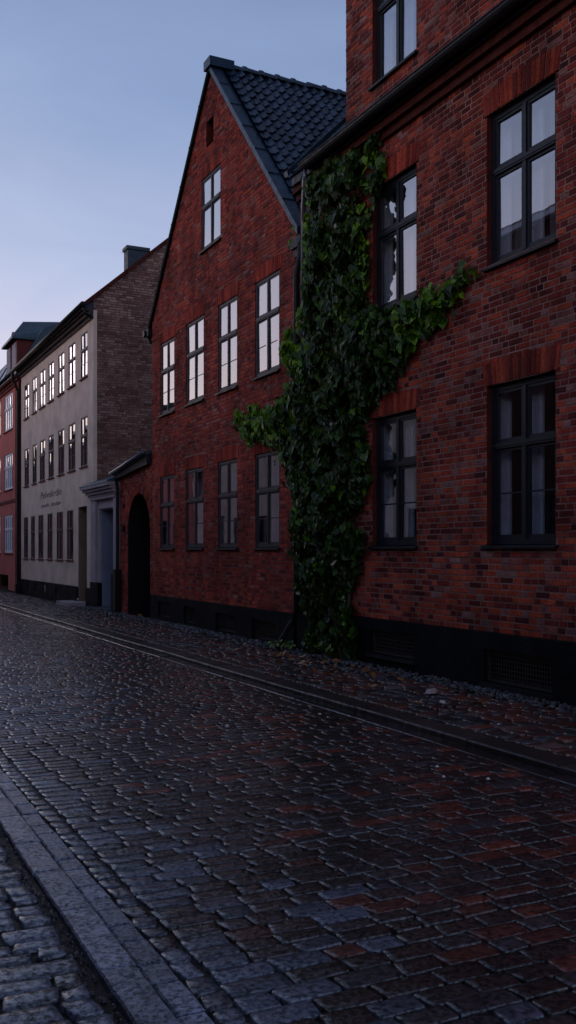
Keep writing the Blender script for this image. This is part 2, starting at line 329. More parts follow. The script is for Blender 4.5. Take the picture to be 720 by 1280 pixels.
# ------------------------------------------------------------------ windows
_cache = {}
def cached(key, mk):
    if key not in _cache: _cache[key] = mk()
    return _cache[key]
def put(name, mb, m, parent, key, loc=(0,0,0), smooth=False):
    if key in _cache:
        o = bpy.data.objects.new(name, _cache[key]); COL.objects.link(o); o.parent = parent
    else:
        o = mb().build(name, M[m], parent, world=False, smooth=smooth); _cache[key] = o.data
    o.location = loc; return o
def window(parent, y0, y1, z0, z1, m='frame_black', x=FX, bars=1, inner='inner_white', curtain=None, tf=.60, cols=2, rec=.07, sill='zinc_dark', seed=0, fw=.05, label=None, two=False, sw=.036, mul=.055):
    w, h = y1-y0, z1-z0; w = round(w, 3); h = round(h, 3)
    base = (round(w,3), round(h,3), m, bars, tf, cols, rec, fw, two, sw, mul)
    zt = h*tf; D0, D1 = rec, rec+.06
    def fr():
        b = MB(); H = w/2
        b.box(D0, D1, -H, -H+fw, 0, h); b.box(D0, D1, H-fw, H, 0, h)
        b.box(D0+.002, D1, -H+fw, H-fw, 0, fw*1.1); b.box(D0+.002, D1, -H+fw, H-fw, h-fw, h)
        b.box(D0-.012, D1-.004, -H+fw, H-fw, zt-.035, zt+.035)
        b.box(D0-.02, D0-.012, -H+fw*.6, H-fw*.6, zt-.012, zt+.018)       # drip mould
        cw = (w-2*fw)/cols; mw = mul if cols == 2 else .04
        for c in range(1, cols):
            yc = -H+fw+c*cw
            b.box(D0-.006, D1-.008, yc-mw/2, yc+mw/2, fw*1.1, zt-.035); b.box(D0-.006, D1-.008, yc-mw/2, yc+mw/2, zt+.035, h-fw)
        for c in range(cols):
            a = -H+fw+c*cw+(mw/2 if c else 0); e = -H+fw+(c+1)*cw-(mw/2 if c < cols-1 else 0)
            for lo, hi, low in ((fw*1.1, zt-.035, True), (zt+.035, h-fw, False)):
                s0, s1 = D0+.012, D0+.05
                b.box(s0, s1, a, a+sw, lo, hi); b.box(s0, s1, e-sw, e, lo, hi)
                b.box(s0+.001, s1-.001, a+sw, e-sw, lo, lo+sw*1.15); b.box(s0+.001, s1-.001, a+sw, e-sw, hi-sw, hi)
                nb = bars if low else (1 if two else 0)
                for q in range(nb):
                    zc = lo+(hi-lo)*(q+1)/(nb+1)
                    b.box(s0+.006, s1-.008, a+sw, e-sw, zc-.009, zc+.009)
        return b
    o = put('window', fr, m, parent, ('fr',)+base)
    o.location = Vector((x, (y0+y1)/2, z0))-wloc(parent)
    if label: o['label'] = label
    def gl():
        b = MB(); H = w/2; cw = (w-2*fw)/cols; g = D0+(.034 if rec > .02 else .020); rr = random.Random(seed)
        for c in range(cols):
            for lo, hi in ((fw*1.1+.02, zt-.05), (zt+.05, h-fw-.02)):
                a = -H+fw+c*cw+.03; e = -H+fw+(c+1)*cw-.03
                t1, t2 = rr.uniform(-.0035, .0035), rr.uniform(-.003, .003)     # old panes never sit quite flat
                b.face([(g-t1-t2,a,lo),(g-t1+t2,a,hi),(g+t1+t2,e,hi),(g+t1-t2,e,lo)])
        return b
    put('pane', gl, 'glass', o, ('gl', seed)+base)
    if sill:
        def si():
            b = MB(); H = w/2+.05
            b.prism([(-.055,-H,-.05),(.09,-H,-.03),(.09,H,-.03),(-.055,H,-.05)], [(-.055,-H,-.022),(.09,-H,.004),(.09,H,.004),(-.055,H,-.022)])
            return b
        put('sill', si, sill, o, ('si', w, sill))
    if inner:
        def inn():
            b = MB(); H = w/2; a0, a1 = D1+.03, D1+.16
            b.box(a0, a1, H-.045, H-.022, .02, h-.02); b.box(a0, a1, -H+.022, -H+.045, .02, h-.02)
            b.box(a0, a1, -H+.045, H-.045, .01, .035); b.box(a0, a1, -H+.045, H-.045, h-.04, h-.015)
            b.box(a1-.05, a1-.01, -.03, .03, .035, h-.04)
            for yy in (-H+.045, .03, H-.105, -.09): b.box(a1-.04, a1-.012, yy, yy+.055, .035, h-.04)
            b.box(a1-.038, a1-.014, -H+.1, H-.1, zt-.025, zt+.025)
            return b
        put('inner_sash', inn, inner, o, ('in', w, h, inner, rec))
    if curtain:
        def cu():
            b = MB(); H = w/2; d = D1+.20; rr = random.Random(seed*7+3)
            parts = [(-H, -H+w*rr.uniform(.28, .42)), (H-w*rr.uniform(.28, .42), H)] if curtain[1] == 'pair' else [(-H, H)]
            for a, e in parts:
                n = int((e-a)/.018)
                ph = rr.random()*6
                pts = [(d+.022*math.sin(k*1.25+ph)+.01*math.sin(k*.43+ph), a+(e-a)*k/n) for k in range(n+1)]
                for p, q in zip(pts, pts[1:]): b.face([(p[0],p[1],0),(q[0],q[1],0),(q[0],q[1],h),(p[0],p[1],h)])
            return b
        put('curtain', cu, curtain[0], o, ('cu', w, h, curtain, seed, rec))
    return o
def grille(parent, y0, y1, z0, z1, x, name='cellar_grille'):
    mb = MB(); n = int((y1-y0)/.045)
    for k in range(1, n): yy = y0+(y1-y0)*k/n; mb.box(x+.05, x+.058, yy-.005, yy+.005, z0+.02, z1-.02)
    n = int((z1-z0)/.05)
    for k in range(1, n): zz = z0+(z1-z0)*k/n; mb.box(x+.044, x+.05, y0+.02, y1-.02, zz-.005, zz+.005)
    mb.box(x+.03, x+.07, y0, y0+.03, z0, z1); mb.box(x+.03, x+.07, y1-.03, y1, z0, z1)
    mb.box(x+.032, x+.068, y0+.03, y1-.03, z0, z0+.03); mb.box(x+.032, x+.068, y0+.03, y1-.03, z1-.03, z1)
    return mb.build(name, M['grille'], parent)
def panel_wall(mapf, u0, u1, z0, z1, holes, mb=None, d=0.0):
    mb = mb or MB(); us = sorted({u0, u1, *[h[0] for h in holes], *[h[1] for h in holes]}); zs = sorted({z0, z1, *[h[2] for h in holes], *[h[3] for h in holes]})
    for a, b in zip(us, us[1:]):
        for c, e in zip(zs, zs[1:]):
            um, zm = (a+b)/2, (c+e)/2
            if any(h[0] < um < h[1] and h[2] < zm < h[3] for h in holes) or not (u0 <= um <= u1 and z0 <= zm <= z1): continue
            mb.face([mapf(a, c, d), mapf(b, c, d), mapf(b, e, d), mapf(a, e, d)])
    return mb
def plinth(parent, y0, y1, zt, holes, proud=.045, depth=.22):
    mb = MB(); x = FX-proud
    panel_wall(lambda u, z, d: (x, u, z), y0, y1, -.1, zt, holes, mb)
    mb.face([(x,y0,zt),(x,y1,zt),(FX+.02,y1,zt+.012),(FX+.02,y0,zt+.012)])
    mb.face([(x,y0,-.1),(x,y0,zt),(FX+.02,y0,zt),(FX+.02,y0,-.1)]); mb.face([(x,y1,-.1),(FX+.02,y1,-.1),(FX+.02,y1,zt),(x,y1,zt)])
    for a, b, c, e in holes:
        X0, X1 = x, x+depth
        mb.face([(X0,a,c),(X0,a,e),(X1,a,e),(X1,a,c)]); mb.face([(X0,b,c),(X1,b,c),(X1,b,e),(X0,b,e)])
        mb.face([(X0,a,e),(X0,b,e),(X1,b,e),(X1,a,e)]); mb.face([(X0,a,c),(X1,a,c),(X1,b,c),(X0,b,c)])
        mb.face([(X1,a,c),(X1,b,c),(X1,b,e),(X1,a,e)])
    return mb.build('plinth', M['plinth'], parent)
def in_holes(ops, arch=.27):
    def f(z):
        r = []
        for y0, y1, z0, z1 in ops:
            if z0 < z < z1: r.append((y0, y1))
            elif arch and z1 <= z < z1+arch+.01: t = (z-z1)/arch; r.append((y0-.05-.05*t, y1+.05+.05*t))
        return r
    return f

# ================================================================== STRUCTURE: ground
def sheet(name, x0, x1, y0, y1, z, m, nx=1, ny=1):
    mb = MB()
    for i in range(nx):
        for j in range(ny):
            a, b = x0+(x1-x0)*i/nx, x0+(x1-x0)*(i+1)/nx; c, d = y0+(y1-y0)*j/ny, y0+(y1-y0)*(j+1)/ny
            mb.face([(a,c,z),(b,c,z),(b,d,z),(a,d,z)])
    o = mb.build(name, M[m]); tag(o, kind='structure'); return o
sheet('ground', -600, 600, -400, 900, -.16, 'soil')
sheet('road_bed', 1.0, 5.1, -10, 120, -.093, 'soil')
sheet('pavement_bed', 5.1, 18, -10, 120, -.046, 'soil')
sheet('pavement_bed_near', -3.0, 1.0, -14, 120, -.086, 'soil')

def stone(mb, cx, cy, lx, ly, z, ang=0, r=.5, n=12, h=.03, dome=.004, jit=.05, tilt=.002):
    """one sett: a worn, round-cornered block with a nearly flat top"""
    ca, sa = math.cos(ang), math.sin(ang); i = len(mb.v); R_ = random
    m = 3 if n >= 12 else 2; cr = min(lx, ly)*R_.uniform(.08, .2); n = 4*m; base = []
    skew = R_.uniform(-.10, .10)*ly
    for q, (sx, sy) in enumerate(((1, 1), (-1, 1), (-1, -1), (1, -1))):
        jx, jy = R_.uniform(-jit, jit)*ly*1.3, R_.uniform(-jit, jit)*ly*1.3
        for k in range(m):
            t = math.pi/2*(q+k/(m-1)); base.append((sx*(lx/2-cr)+cr*math.cos(t)+jx+skew*sy*.5, sy*(ly/2-cr)+cr*math.sin(t)+jy))
    tx, ty = R_.uniform(-tilt, tilt), R_.uniform(-tilt, tilt)
    for e, zz in ((-.002, -h), (0, -.0048), (.004, -.0007), (.03, dome*.12)):
        for x, y in base:
            fx, fy = max(.1, 1-2*e/lx), max(.1, 1-2*e/ly); x2, y2 = x*fx, y*fy
            mb.v.append((cx+x2*ca-y2*sa, cy+x2*sa+y2*ca, z+zz+tx*x2/lx*2+ty*y2/ly*2+(R_.uniform(-.0012, .0012) if zz > -.02 else 0)))
    mb.v.append((cx, cy, z+dome*.15))
    for a in range(3):
        for k in range(n):
            j = (k+1) % n; mb.f.append((i+a*n+k, i+a*n+j, i+(a+1)*n+j, i+(a+1)*n+k)); mb.r.append(r)
    for k in range(n): mb.f.append((i+3*n+k, i+3*n+(k+1) % n, i+4*n)); mb.r.append(r)

# road: rows of setts across the street; the reddish ones gather towards the right-hand houses
rr = random.Random(3)
mb = MB(); y = .6; RZ = -.082
X0R, X1R = 1.395, 4.86
while y < 37:
    pitch = rr.uniform(.108, .135); x = X0R+rr.uniform(-.005, .012); drift = rr.uniform(-.006, .006)
    while x < X1R-.05:
        l = rr.choice([.15, .19, .22, .25, .28, .21])+rr.uniform(-.015, .015)
        if x+l > X1R: l = X1R-x
        if l < .06: break
        cx, cy = x+l/2, y+drift*math.sin(x*2)+.010*math.sin(x*1.3+y*.4)+.01*x
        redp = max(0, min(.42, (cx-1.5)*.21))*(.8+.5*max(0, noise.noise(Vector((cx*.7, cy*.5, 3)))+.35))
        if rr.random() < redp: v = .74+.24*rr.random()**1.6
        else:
            # blue-grey granite, browner towards the far gutter; pale-to-dark shift also paints in wet reflections
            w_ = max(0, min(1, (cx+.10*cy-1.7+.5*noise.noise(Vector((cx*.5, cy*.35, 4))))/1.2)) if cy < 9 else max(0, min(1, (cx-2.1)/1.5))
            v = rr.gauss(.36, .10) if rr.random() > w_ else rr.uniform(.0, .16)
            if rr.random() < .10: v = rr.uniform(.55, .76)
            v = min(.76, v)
        z = RZ+.004*noise.noise(Vector((cx*1.1, cy*1.1, 1)))+rr.uniform(-.0008, .0008)+.010*(1-((cx-3.1)/1.8)**2)
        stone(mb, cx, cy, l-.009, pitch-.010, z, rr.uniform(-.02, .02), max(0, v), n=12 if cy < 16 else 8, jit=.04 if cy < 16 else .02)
        x += l
    y += pitch
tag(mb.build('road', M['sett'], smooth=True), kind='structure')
# near-side border: header column, kerb blocks, long slab kerb
mb = MB(); y = .5
while y < 34:
    l = rr.uniform(.11, .16)
    stone(mb, 1.338, y+l/2, .098+rr.uniform(-.01, .01), l-.010, -.076, rr.uniform(-.06, .06), rr.uniform(.1, .62), n=10)
    y += l
tag(mb.build('road_border', M['sett'], smooth=True), kind='structure')
def kerb_run(name, x0, x1, y0, y1, z, lmin, lmax, m, gap=.006, h=.1, bev=.008):
    mb = MB(); y = y0
    while y < y1:
        l = rr.uniform(lmin, lmax); a, b = y+gap/2, y+l-gap/2; dz = rr.uniform(-.004, .004); dx = rr.uniform(-.005, .005); r = rr.random()
        xa, xb = x0+dx, x1+dx; j = lambda: rr.uniform(-.003, .003)
        ns = max(1, int(l/.06)); bot, top = [], []
        L_ = [(xa+j(), a+(b-a)*k/ns) for k in range(ns+1)]; R_ = [(xb+j(), b-(b-a)*k/ns) for k in range(ns+1)]
        ring = L_[::-1][::-1]+R_
        ring = ring[::-1]
        cx, cy = (xa+xb)/2, (a+b)/2; zt = z+dz
        def ins(p, e): return (p[0]+(e if p[0] < cx else -e), p[1]+(e if p[1] < a+.02 else (-e if p[1] > b-.02 else 0)))
        n = len(ring); i = len(mb.v)
        mb.v += [(p[0], p[1], zt-h) for p in ring]+[(p[0], p[1], zt-bev) for p in ring]+[(*ins(p, bev), zt+rr.uniform(-.001, .001)) for p in ring]
        for q in range(2):
            for k in range(n):
                w = (k+1) % n; mb.f.append((i+q*n+k, i+q*n+w, i+(q+1)*n+w, i+(q+1)*n+k)); mb.r.append(r)
        mb.f.append(tuple(i+2*n+k for k in range(n))); mb.r.append(r)
        y += l
    return tag(mb.build(name, M[m]), kind='structure')
kerb_run('kerb_blocks', 1.165, 1.278, .5, 34, -.070, .17, .30, 'kerb', gap=.012)
kerb_run('kerb_slabs', 1.005, 1.155, .5, 34, -.060, .45, .75, 'kerb', gap=.009)
# near-side pavement: bigger worn setts
mb = MB(); y = .4
while y < 12:
    pitch = rr.uniform(.11, .16); x = .965
    x -= rr.uniform(0, .03)
    first = True
    while x > -1.6:
        l = rr.uniform(.10, .15) if first and rr.random() < .6 else rr.uniform(.18, .34)
        stone(mb, x-l/2, y+rr.uniform(-.008, .008), l-.018, pitch-.02, -.070+rr.uniform(-.006, .006), rr.uniform(-.07, .07), rr.choice((rr.uniform(.2, .5), rr.uniform(.2, .5), rr.uniform(.1, .7))), jit=.07, dome=.008)
        x -= l; first = False
    y += pitch
tag(mb.build('pavement', M['sett'], smooth=True), kind='structure')
# grit in the joints of the near pavement
mb = MB()
for k in range(900):
    x = rr.uniform(-.3, 1.0); y = rr.uniform(2, 7); s = rr.uniform(.004, .011); z = -.088
    if rr.random() < .3: x = rr.uniform(.93, 1.0)
    mb.prism([(x-s,y-s,z),(x+s,y-s*.8,z),(x+s*.9,y+s,z),(x-s*.8,y+s,z)], [(x-s*.5,y-s*.5,z+s*1.6),(x+s*.6,y-s*.4,z+s*1.4),(x+s*.4,y+s*.5,z+s*1.7),(x-s*.5,y+s*.4,z+s*1.5)], rr.random())
tag(mb.build('joint_grit', M['pebble']), 'fine gravel in the joints of the near pavement', 'gravel', kind='stuff')
# far side: gutter stones, kerb, pavement, pebble strip
kerb_run('gutter', 4.885, 5.055, .5, 38, -.086, .5, .9, 'gutter', gap=.006)
kerb_run('kerb', 5.068, 5.345, .5, 38, -.036, .8, 1.3, 'kerb_brown', gap=.006, h=.13, bev=.014)
mb = MB(); y = .6
while y < 38:
    pitch = rr.uniform(.10, .145); x = 5.37
    while x < 6.6:
        l = rr.uniform(.14, .27); 
        if x+l > 6.72: l = max(.1, 6.72-x)
        cx = x+l/2; zz = -.032+.032*(cx-5.35)/1.2+rr.uniform(-.006, .006)+.01*noise.noise(Vector((cx*2, y*1.5, 5)))
        red = .75 if y < 24 else .3
        v = rr.uniform(.55, .92) if rr.random() < red*(.4+1.6*max(0, noise.noise(Vector((cx*1.5, y*.6, 9)))+.3)) else (rr.uniform(.0, .3) if rr.random() < .6 else rr.uniform(.3, .62))
        if rr.random() < .03: v = rr.uniform(.93, .99)
        stone(mb, cx, y+rr.uniform(-.008, .008), l-.014, pitch-.014, zz, rr.uniform(-.12, .12), v, n=10 if y < 18 else 8, jit=.09, tilt=.007)
        x += l
    y += pitch
tag(mb.build('pavement_far', M['pave'], smooth=True), kind='structure')
mb = MB()
for k in range(2900):
    y = 4+23*(rr.random()**1.5); x = rr.uniform(6.66, 6.97)
    if rr.random() < .08: x = rr.uniform(6.35, 6.7)
    s = rr.uniform(.018, .042)*(1 if y < 15 else 1.25); z = -.004+rr.uniform(-.010, .012)+.03*max(0, (x-6.5))
    a = rr.uniform(0, 3.14); e = rr.uniform(.6, 1.0); r = rr.random(); i = len(mb.v)
    ca, sa = math.cos(a), math.sin(a)
    for sc, zz in ((.8, -.4), (1.0, .1), (.62, .55)):
        for q in range(6):
            t = q*math.pi/3+.2; u, v = math.cos(t)*s*sc, math.sin(t)*s*sc*e; mb.v.append((x+u*ca-v*sa, y+u*sa+v*ca, z+zz*s))
    for w in range(2):
        for q in range(6): mb.f.append((i+w*6+q, i+w*6+(q+1) % 6, i+(w+1)*6+(q+1) % 6, i+(w+1)*6+q)); mb.r.append(r)
    mb.f.append(tuple(i+12+q for q in range(6))); mb.r.append(r)
tag(mb.build('pebbles', M['pebble'], smooth=True), 'dark rounded pebbles in a strip along the foot of the brick houses', 'pebbles', kind='stuff')

# ================================================================== RIGHT HOUSE (nearest)
HR = empty('brick_house', (FX, 8.5, 0), 'nearest dark red brick house with tall black framed windows and a high gutter', 'house')
R_L, R_R = 13.93, 3.6
colA, colB = (7.93, 9.09), (10.56, 11.66)
R_ops = [(colA[0], colA[1], 1.67, 3.50), (colB[0], colB[1], 1.67, 3.44), (colA[0], colA[1], 4.88, 6.64), (colB[0], colB[1], 4.91, 6.64), (colA[0], colA[1], 8.12, 9.85), (colB[0], colB[1], 8.08, 9.80)]
ZE = 7.56
def toneR(r, u, z, q):
    # patched, plum coloured brickwork higher up; warmer bricks near the ground
    if z > 4.2 and q.random() < .35: return .05+r*.35
    if z > 3.6 and q.random() < .10: return q.uniform(.86, .97)
    if z < 2.6 and q.random() < .15: return q.uniform(.6, .8)
    n = noise.noise(Vector((u*.8, z*.9, 2)))
    if n > .25 and q.random() < .6: return q.uniform(.0, .3) if q.random() < .6 else q.uniform(.85, .97)
    return r
brickwork(mapX, .65, ZE+.1, lambda z: (R_R, R_L), in_holes(R_ops[:4]), HR, 'brick', tone=toneR)
brickwork(mapX, ZE+.05, 12.2, lambda z: (R_R, 12.42), in_holes(R_ops[4:]), HR, 'brick', tone=toneR, wallname='upper_brick_facing')
for o in R_ops: jack_arch(HR, o[0], o[1], o[3], 'brick')
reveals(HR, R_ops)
plinth(HR, R_R, R_L, .65, [(10.56, 11.66, .17, .50), (7.93, 9.09, .08, .46)])
grille(HR, 10.57, 11.65, .18, .49, FX-.03); grille(HR, 7.94, 9.08, .09, .45, FX-.03)
mb = MB(); mb.box(FX-.085, FX-.04, 10.50, 11.72, .12, .165); mb.build('cellar_sill', M['zinc_dark'], HR)
mb = MB(); mb.box(FX-.085, FX-.04, 7.87, 9.15, .03, .075); mb.build('cellar_sill', M['zinc_dark'], HR)
for k, o in enumerate(R_ops):
    low = o[2] < 2
    window(HR, o[0]+.004, o[1]-.004, o[2]+.002, o[3]-.003, 'frame_black', bars=1 if low else 0, seed=k+1, tf=.62, fw=.06,
           curtain=None if low else ('curtain_dim', 'pair'))
# interior, body and roof
mb = MB(); mb.box(FX+1.3, FX+1.35, R_R, R_L, 0, 7.45); mb.box(FX+1.3, FX+1.35, R_R, 12.34, 7.46, 12); mb.box(FX+.3, FX+1.3, R_R, R_L, 3.95, 4.1); mb.box(FX+.3, FX+1.3, R_R, 12.4, 7.3, 7.45); mb.box(FX+.3, FX+1.3, R_R, R_L, .5, .6)
for yy in (9.8, 6.8): mb.box(FX+.3, FX+1.3, yy-.06, yy+.06, .6, 3.95); mb.box(FX+.3, FX+1.3, yy-.06, yy+.06, 4.1, 7.3)
mb.box(FX+.3, FX+1.3, R_L-.08, R_L-.02, 0, 7.5); mb.box(FX+.3, FX+1.3, R_R, R_R+.05, 0, 12)
mb.build('interior', M['dark_room'], HR)
mb = MB(); mb.box(FX+.2, FX+8, 12.36, 12.40, 7.6, 12.2); mb.box(FX+1.4, FX+8, R_R-.02, R_R, 0, 12.2); mb.box(FX+1.36, FX+7, R_L-.05, R_L-.01, 0, 7.5); mb.box(FX, FX+.2, R_R-.02, R_R-.001, 0, 12.2)
mb.box(FX+8, FX+8.05, R_R, 12.4, 0, 12.2)
mb.build('side_wall', M['reveal'], HR)
mb = MB()   # sloping roof left of the raised part
sl_ = [(FX-.22, ZE-.02), (FX+3.4, ZE+3.55), (FX+7, ZE)]
mb.prism([(sl_[0][0],12.44,sl_[0][1]),(sl_[1][0],12.44,sl_[1][1]),(sl_[2][0],12.44,sl_[2][1])], [(sl_[0][0],R_L-.1,sl_[0][1]),(sl_[1][0],R_L-.1,sl_[1][1]),(sl_[2][0],R_L-.1,sl_[2][1])])
mb.prism([(FX-.1,R_R,12.25),(FX+4,R_R,15),(FX+8,R_R,12.25)], [(FX-.1,12.5,12.25),(FX+4,12.5,15),(FX+8,12.5,12.25)])
mb.build('roof', M['zinc_dark'], HR)
mb = MB()   # verge flashing beside the neighbouring tiles
mb.prism([(FX-.25,R_L-.09,ZE),(FX-.25,R_L+.02,ZE),(FX+3.4,R_L+.02,ZE+3.65),(FX+3.4,R_L-.09,ZE+3.65)], [(FX-.27,R_L-.09,ZE+.08),(FX-.27,R_L+.02,ZE+.08),(FX+3.38,R_L+.02,ZE+3.73),(FX+3.38,R_L-.09,ZE+3.73)])
mb.build('verge_flashing', M['zinc'], HR)
# cornice and gutter
mb = MB()
mb.box(FX-.06, FX+.0, R_R, R_L, 7.20, 7.30); mb.box(FX-.13, FX, R_R, R_L, 7.303, 7.40)
mb.build('cornice', M['reveal'], HR)
mb = MB(); yy = R_R
n = 8
pr = [(-.085*math.cos(math.pi*k/n), -.085*math.sin(math.pi*k/n)) for k in range(n+1)]
GX, GZ = FX-.27, ZE-.05
for k in range(n):
    a, b = pr[k], pr[k+1]; a2, b2 = (a[0]*.9, a[1]*.9), (b[0]*.9, b[1]*.9); YL = 13.28
    mb.face([(GX+a[0],R_R,GZ+a[1]),(GX+a[0],YL,GZ+a[1]),(GX+b[0],YL,GZ+b[1]),(GX+b[0],R_R,GZ+b[1])])
    mb.face([(GX+a2[0],R_R,GZ+a2[1]),(GX+b2[0],R_R,GZ+b2[1]),(GX+b2[0],YL,GZ+b2[1]),(GX+a2[0],YL,GZ+a2[1])])
    mb.face([(GX+a[0],YL,GZ+a[1]),(GX+a2[0],YL,GZ+a2[1]),(GX+b2[0],YL,GZ+b2[1]),(GX+b[0],YL,GZ+b[1])])
mb.tube([(GX-.085, R_R, GZ+.004), (GX-.085, YL, GZ+.004)], .012, 8)
mb.box(FX-.185, FX-.02, R_R, R_L-.1, 7.402, ZE-.03)
mb.build('gutter', M['zinc_dark'], HR, smooth=False)
mb = MB(); mb.tube([(GX, 13.20, GZ-.06), (GX+.01, 13.24, GZ-.22), (FX-.12, 13.55, GZ-.5), (FX-.09, 13.62, GZ-.75), (FX-.09, 13.62, 2.2)], .038, 10)
mb.build('downpipe', M['pipe_grey'], HR, smooth=True)

# ================================================================== GABLE HOUSE
HG = empty('gabled_house', (FX, 17.8, 0), 'red brick house with steep street gable and dark glazed pantile roof', 'house')
G0, G1, GC, GZA, GZE = 14.06, 21.55, 17.80, 11.10, 6.85
slope = (GZA-GZE)/(GC-G0)
def spanG(z):
    if z < GZE: return (G0, G1)
    t = (GZA-z)/slope
    return (GC-t, GC+t) if t > 0 else None
G_low = [(14.68, 15.68, 1.66, 3.29), (16.50, 17.46, 1.66, 3.30), (18.24, 19.26, 1.66, 3.28), (20.00, 20.95, 1.66, 3.25)]
G_up = [(14.68, 15.68, 4.66, 6.33), (16.50, 17.44, 4.65, 6.33), (18.22, 19.24, 4.66, 6.34), (20.00, 20.93, 4.65, 6.25)]
G_att = [(17.32, 18.34, 7.62, 9.06)]
slot = (17.70, 18.08, 9.66, 10.17)
def toneG(r, u, z, q):
    n = noise.noise(Vector((u*.6, z*.7, 7)))
    if n < -.25 and q.random() < .35: return r*.5
    if q.random() < .05: return q.uniform(.9, 1)
    return r
base_h = in_holes(G_low+G_up+G_att); slot_h = in_holes([slot], 0)
brickwork(mapX, .56, 11.1, spanG, lambda z: base_h(z)+slot_h(z), HG, 'brick_gable', 'mortar_dark', tone=toneG)
for o in G_low+G_up+G_att: jack_arch(HG, o[0], o[1], o[3], 'brick_gable', h=.26)
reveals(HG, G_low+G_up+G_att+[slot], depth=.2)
gr = [(14.74, 15.72, .04, .38), (16.48, 17.47, .05, .40), (18.62, 19.28, .08, .43), (20.15, 20.97, .10, .46)]
plinth(HG, G0, G1, .57, gr)
for a, b, c, d in gr: grille(HG, a+.01, b-.01, c+.01, d-.01, FX-.02)
for k, o in enumerate(G_low+G_up+G_att):
    low = o[2] < 2
    window(HG, o[0]+.004, o[1]-.004, o[2]+.002, o[3]-.003, 'frame_grey', bars=1 if (low or k < 8) else 0, seed=k+11, tf=.60, fw=.042, sw=.03, mul=.042, inner=None, rec=.015,
           curtain=('curtain', 'pair' if k % 3 else 'full') if low else ('curtain_dim', 'pair'), sill='zinc_dark')
mb = MB(); mb.box(FX+.19, FX+.2, slot[0], slot[1], slot[2], slot[3]); mb.box(FX+1.0, FX+1.05, G0+.05, G1-.05, 0, 6.7); mb.box(FX+1.0, FX+1.05, 16.9, 18.75, 6.702, 9.6)
for z in (.45, 4.0, 7.1): mb.box(FX+.25, FX+1.0, G0+.1, G1-.1, z, z+.1)
mb.build('interior', M['dark_room'], HG)
mb = MB(); mb.box(FX+.02, 16, G0+.0, G0+.02, 0, GZE-.05); mb.build('side_wall', M['reveal'], HG); mb = MB(); mb.box(FX+.02, 16, G1-.02, G1, 0, GZE-.05)
mb.build('side_wall', M['reveal'], HG)
# pantile roof
def pantiles(parent, xa, xb, ridge, eave, side):
    (yr, zr), (ye, ze) = ridge, eave
    dv = Vector((0, ye-yr, ze-zr)); L = dv.length; dv.normalize(); nv = Vector((0, dv.z*(-1 if side < 0 else 1), 0)); nv = Vector((0, -dv.z, dv.y)) if side > 0 else Vector((0, dv.z, -dv.y))
    if nv.z < 0: nv = -nv
    mb = MB(); gauge = .275; wid = .20; rows = int(L/gauge)+1; cols = int((xb-xa)/wid); q = random.Random(5)
    for j in range(rows):
        for i in range(cols):
            s0 = j*gauge-.03; s1 = min((j+1)*gauge+.05, L+.04); x0 = xa+i*wid; r = q.random(); lift = .052+q.uniform(-.006, .008); off = q.uniform(-.012, .012); sk = q.uniform(-.01, .01)
            K = 7; top, botm = [], []
            for k in range(K+1):
                f = k/K; hgt = .030*math.cos(f*2*math.pi*.9+.4)+.012*math.cos(f*4*math.pi)
                x = x0+f*(wid+.02)
                a = Vector((x, yr, zr))+dv*s0+nv*(hgt+.01); b = Vector((x+sk, yr, zr))+dv*(s1+off)+nv*(hgt+lift)
                top.append(a); botm.append(b)
            i0 = len(mb.v); mb.v += [tuple(p) for p in top]+[tuple(p) for p in botm]+[tuple(p) for p in botm]+[tuple(p-nv*.03) for p in botm]
            n = K+1
            for k in range(K):
                mb.f.append((i0+k, i0+n+k, i0+n+k+1, i0+k+1)); mb.r.append(r)
                mb.f.append((i0+2*n+k, i0+3*n+k, i0+3*n+k+1, i0+2*n+k+1)); mb.r.append(r*.5)
    o = mb.build('roof_tiles', M['tile'], parent, smooth=True)
    return o
pantiles(HG, FX+.185, FX+8, (GC, GZA+.05), (G0-.12, GZE-.1), -1)
mb = MB()
e = .18
mb.prism([(FX+1.1,G0-.1,GZE-.14),(FX+1.1,GC,GZA),(FX+1.1,G1+.1,GZE-.14)], [(FX+8.5,G0-.1,GZE-.14),(FX+8.5,GC,GZA),(FX+8.5,G1+.1,GZE-.14)])
mb.prism([(FX+.1,G0-.1,GZE-.10),(FX+1.1,G0-.1,GZE-.10),(FX+1.1,GC,GZA-.03),(FX+.1,GC,GZA-.03)], [(FX+.1,G0-.1,GZE-.06),(FX+1.1,G0-.1,GZE-.06),(FX+1.1,GC,GZA),(FX+.1,GC,GZA)])
mb.prism([(FX+.1,GC,GZA-.03),(FX+1.1,GC,GZA-.03),(FX+1.1,G1+.1,GZE-.10),(FX+.1,G1+.1,GZE-.10)], [(FX+.1,GC,GZA),(FX+1.1,GC,GZA),(FX+1.1,G1+.1,GZE-.06),(FX+.1,G1+.1,GZE-.06)])
mb.build('roof', M['zinc_dark'], HG)
# ridge caps
mb = MB(); x = FX+.35; q = random.Random(2)
while x < FX+8:
    l = .36; z = GZA+.07+q.uniform(-.008, .008); n = 8; i = len(mb.v); y_ = GC+q.uniform(-.01, .01)
    for xx, rr_ in ((x-.02, .125), (x+l*.86, .105), (x+l*.86, .135), (x+l+.02, .135)):
        for k in range(n+1):
            t = math.pi*k/n; mb.v.append((xx, y_+rr_*math.cos(t), z-.03+rr_*math.sin(t)))
    for a in range(3):
        for k in range(n): mb.f.append((i+a*(n+1)+k, i+a*(n+1)+k+1, i+(a+1)*(n+1)+k+1, i+(a+1)*(n+1)+k)); mb.r.append(q.random())
    x += l
mb.build('ridge_tiles', M['tile'], HG, smooth=True)
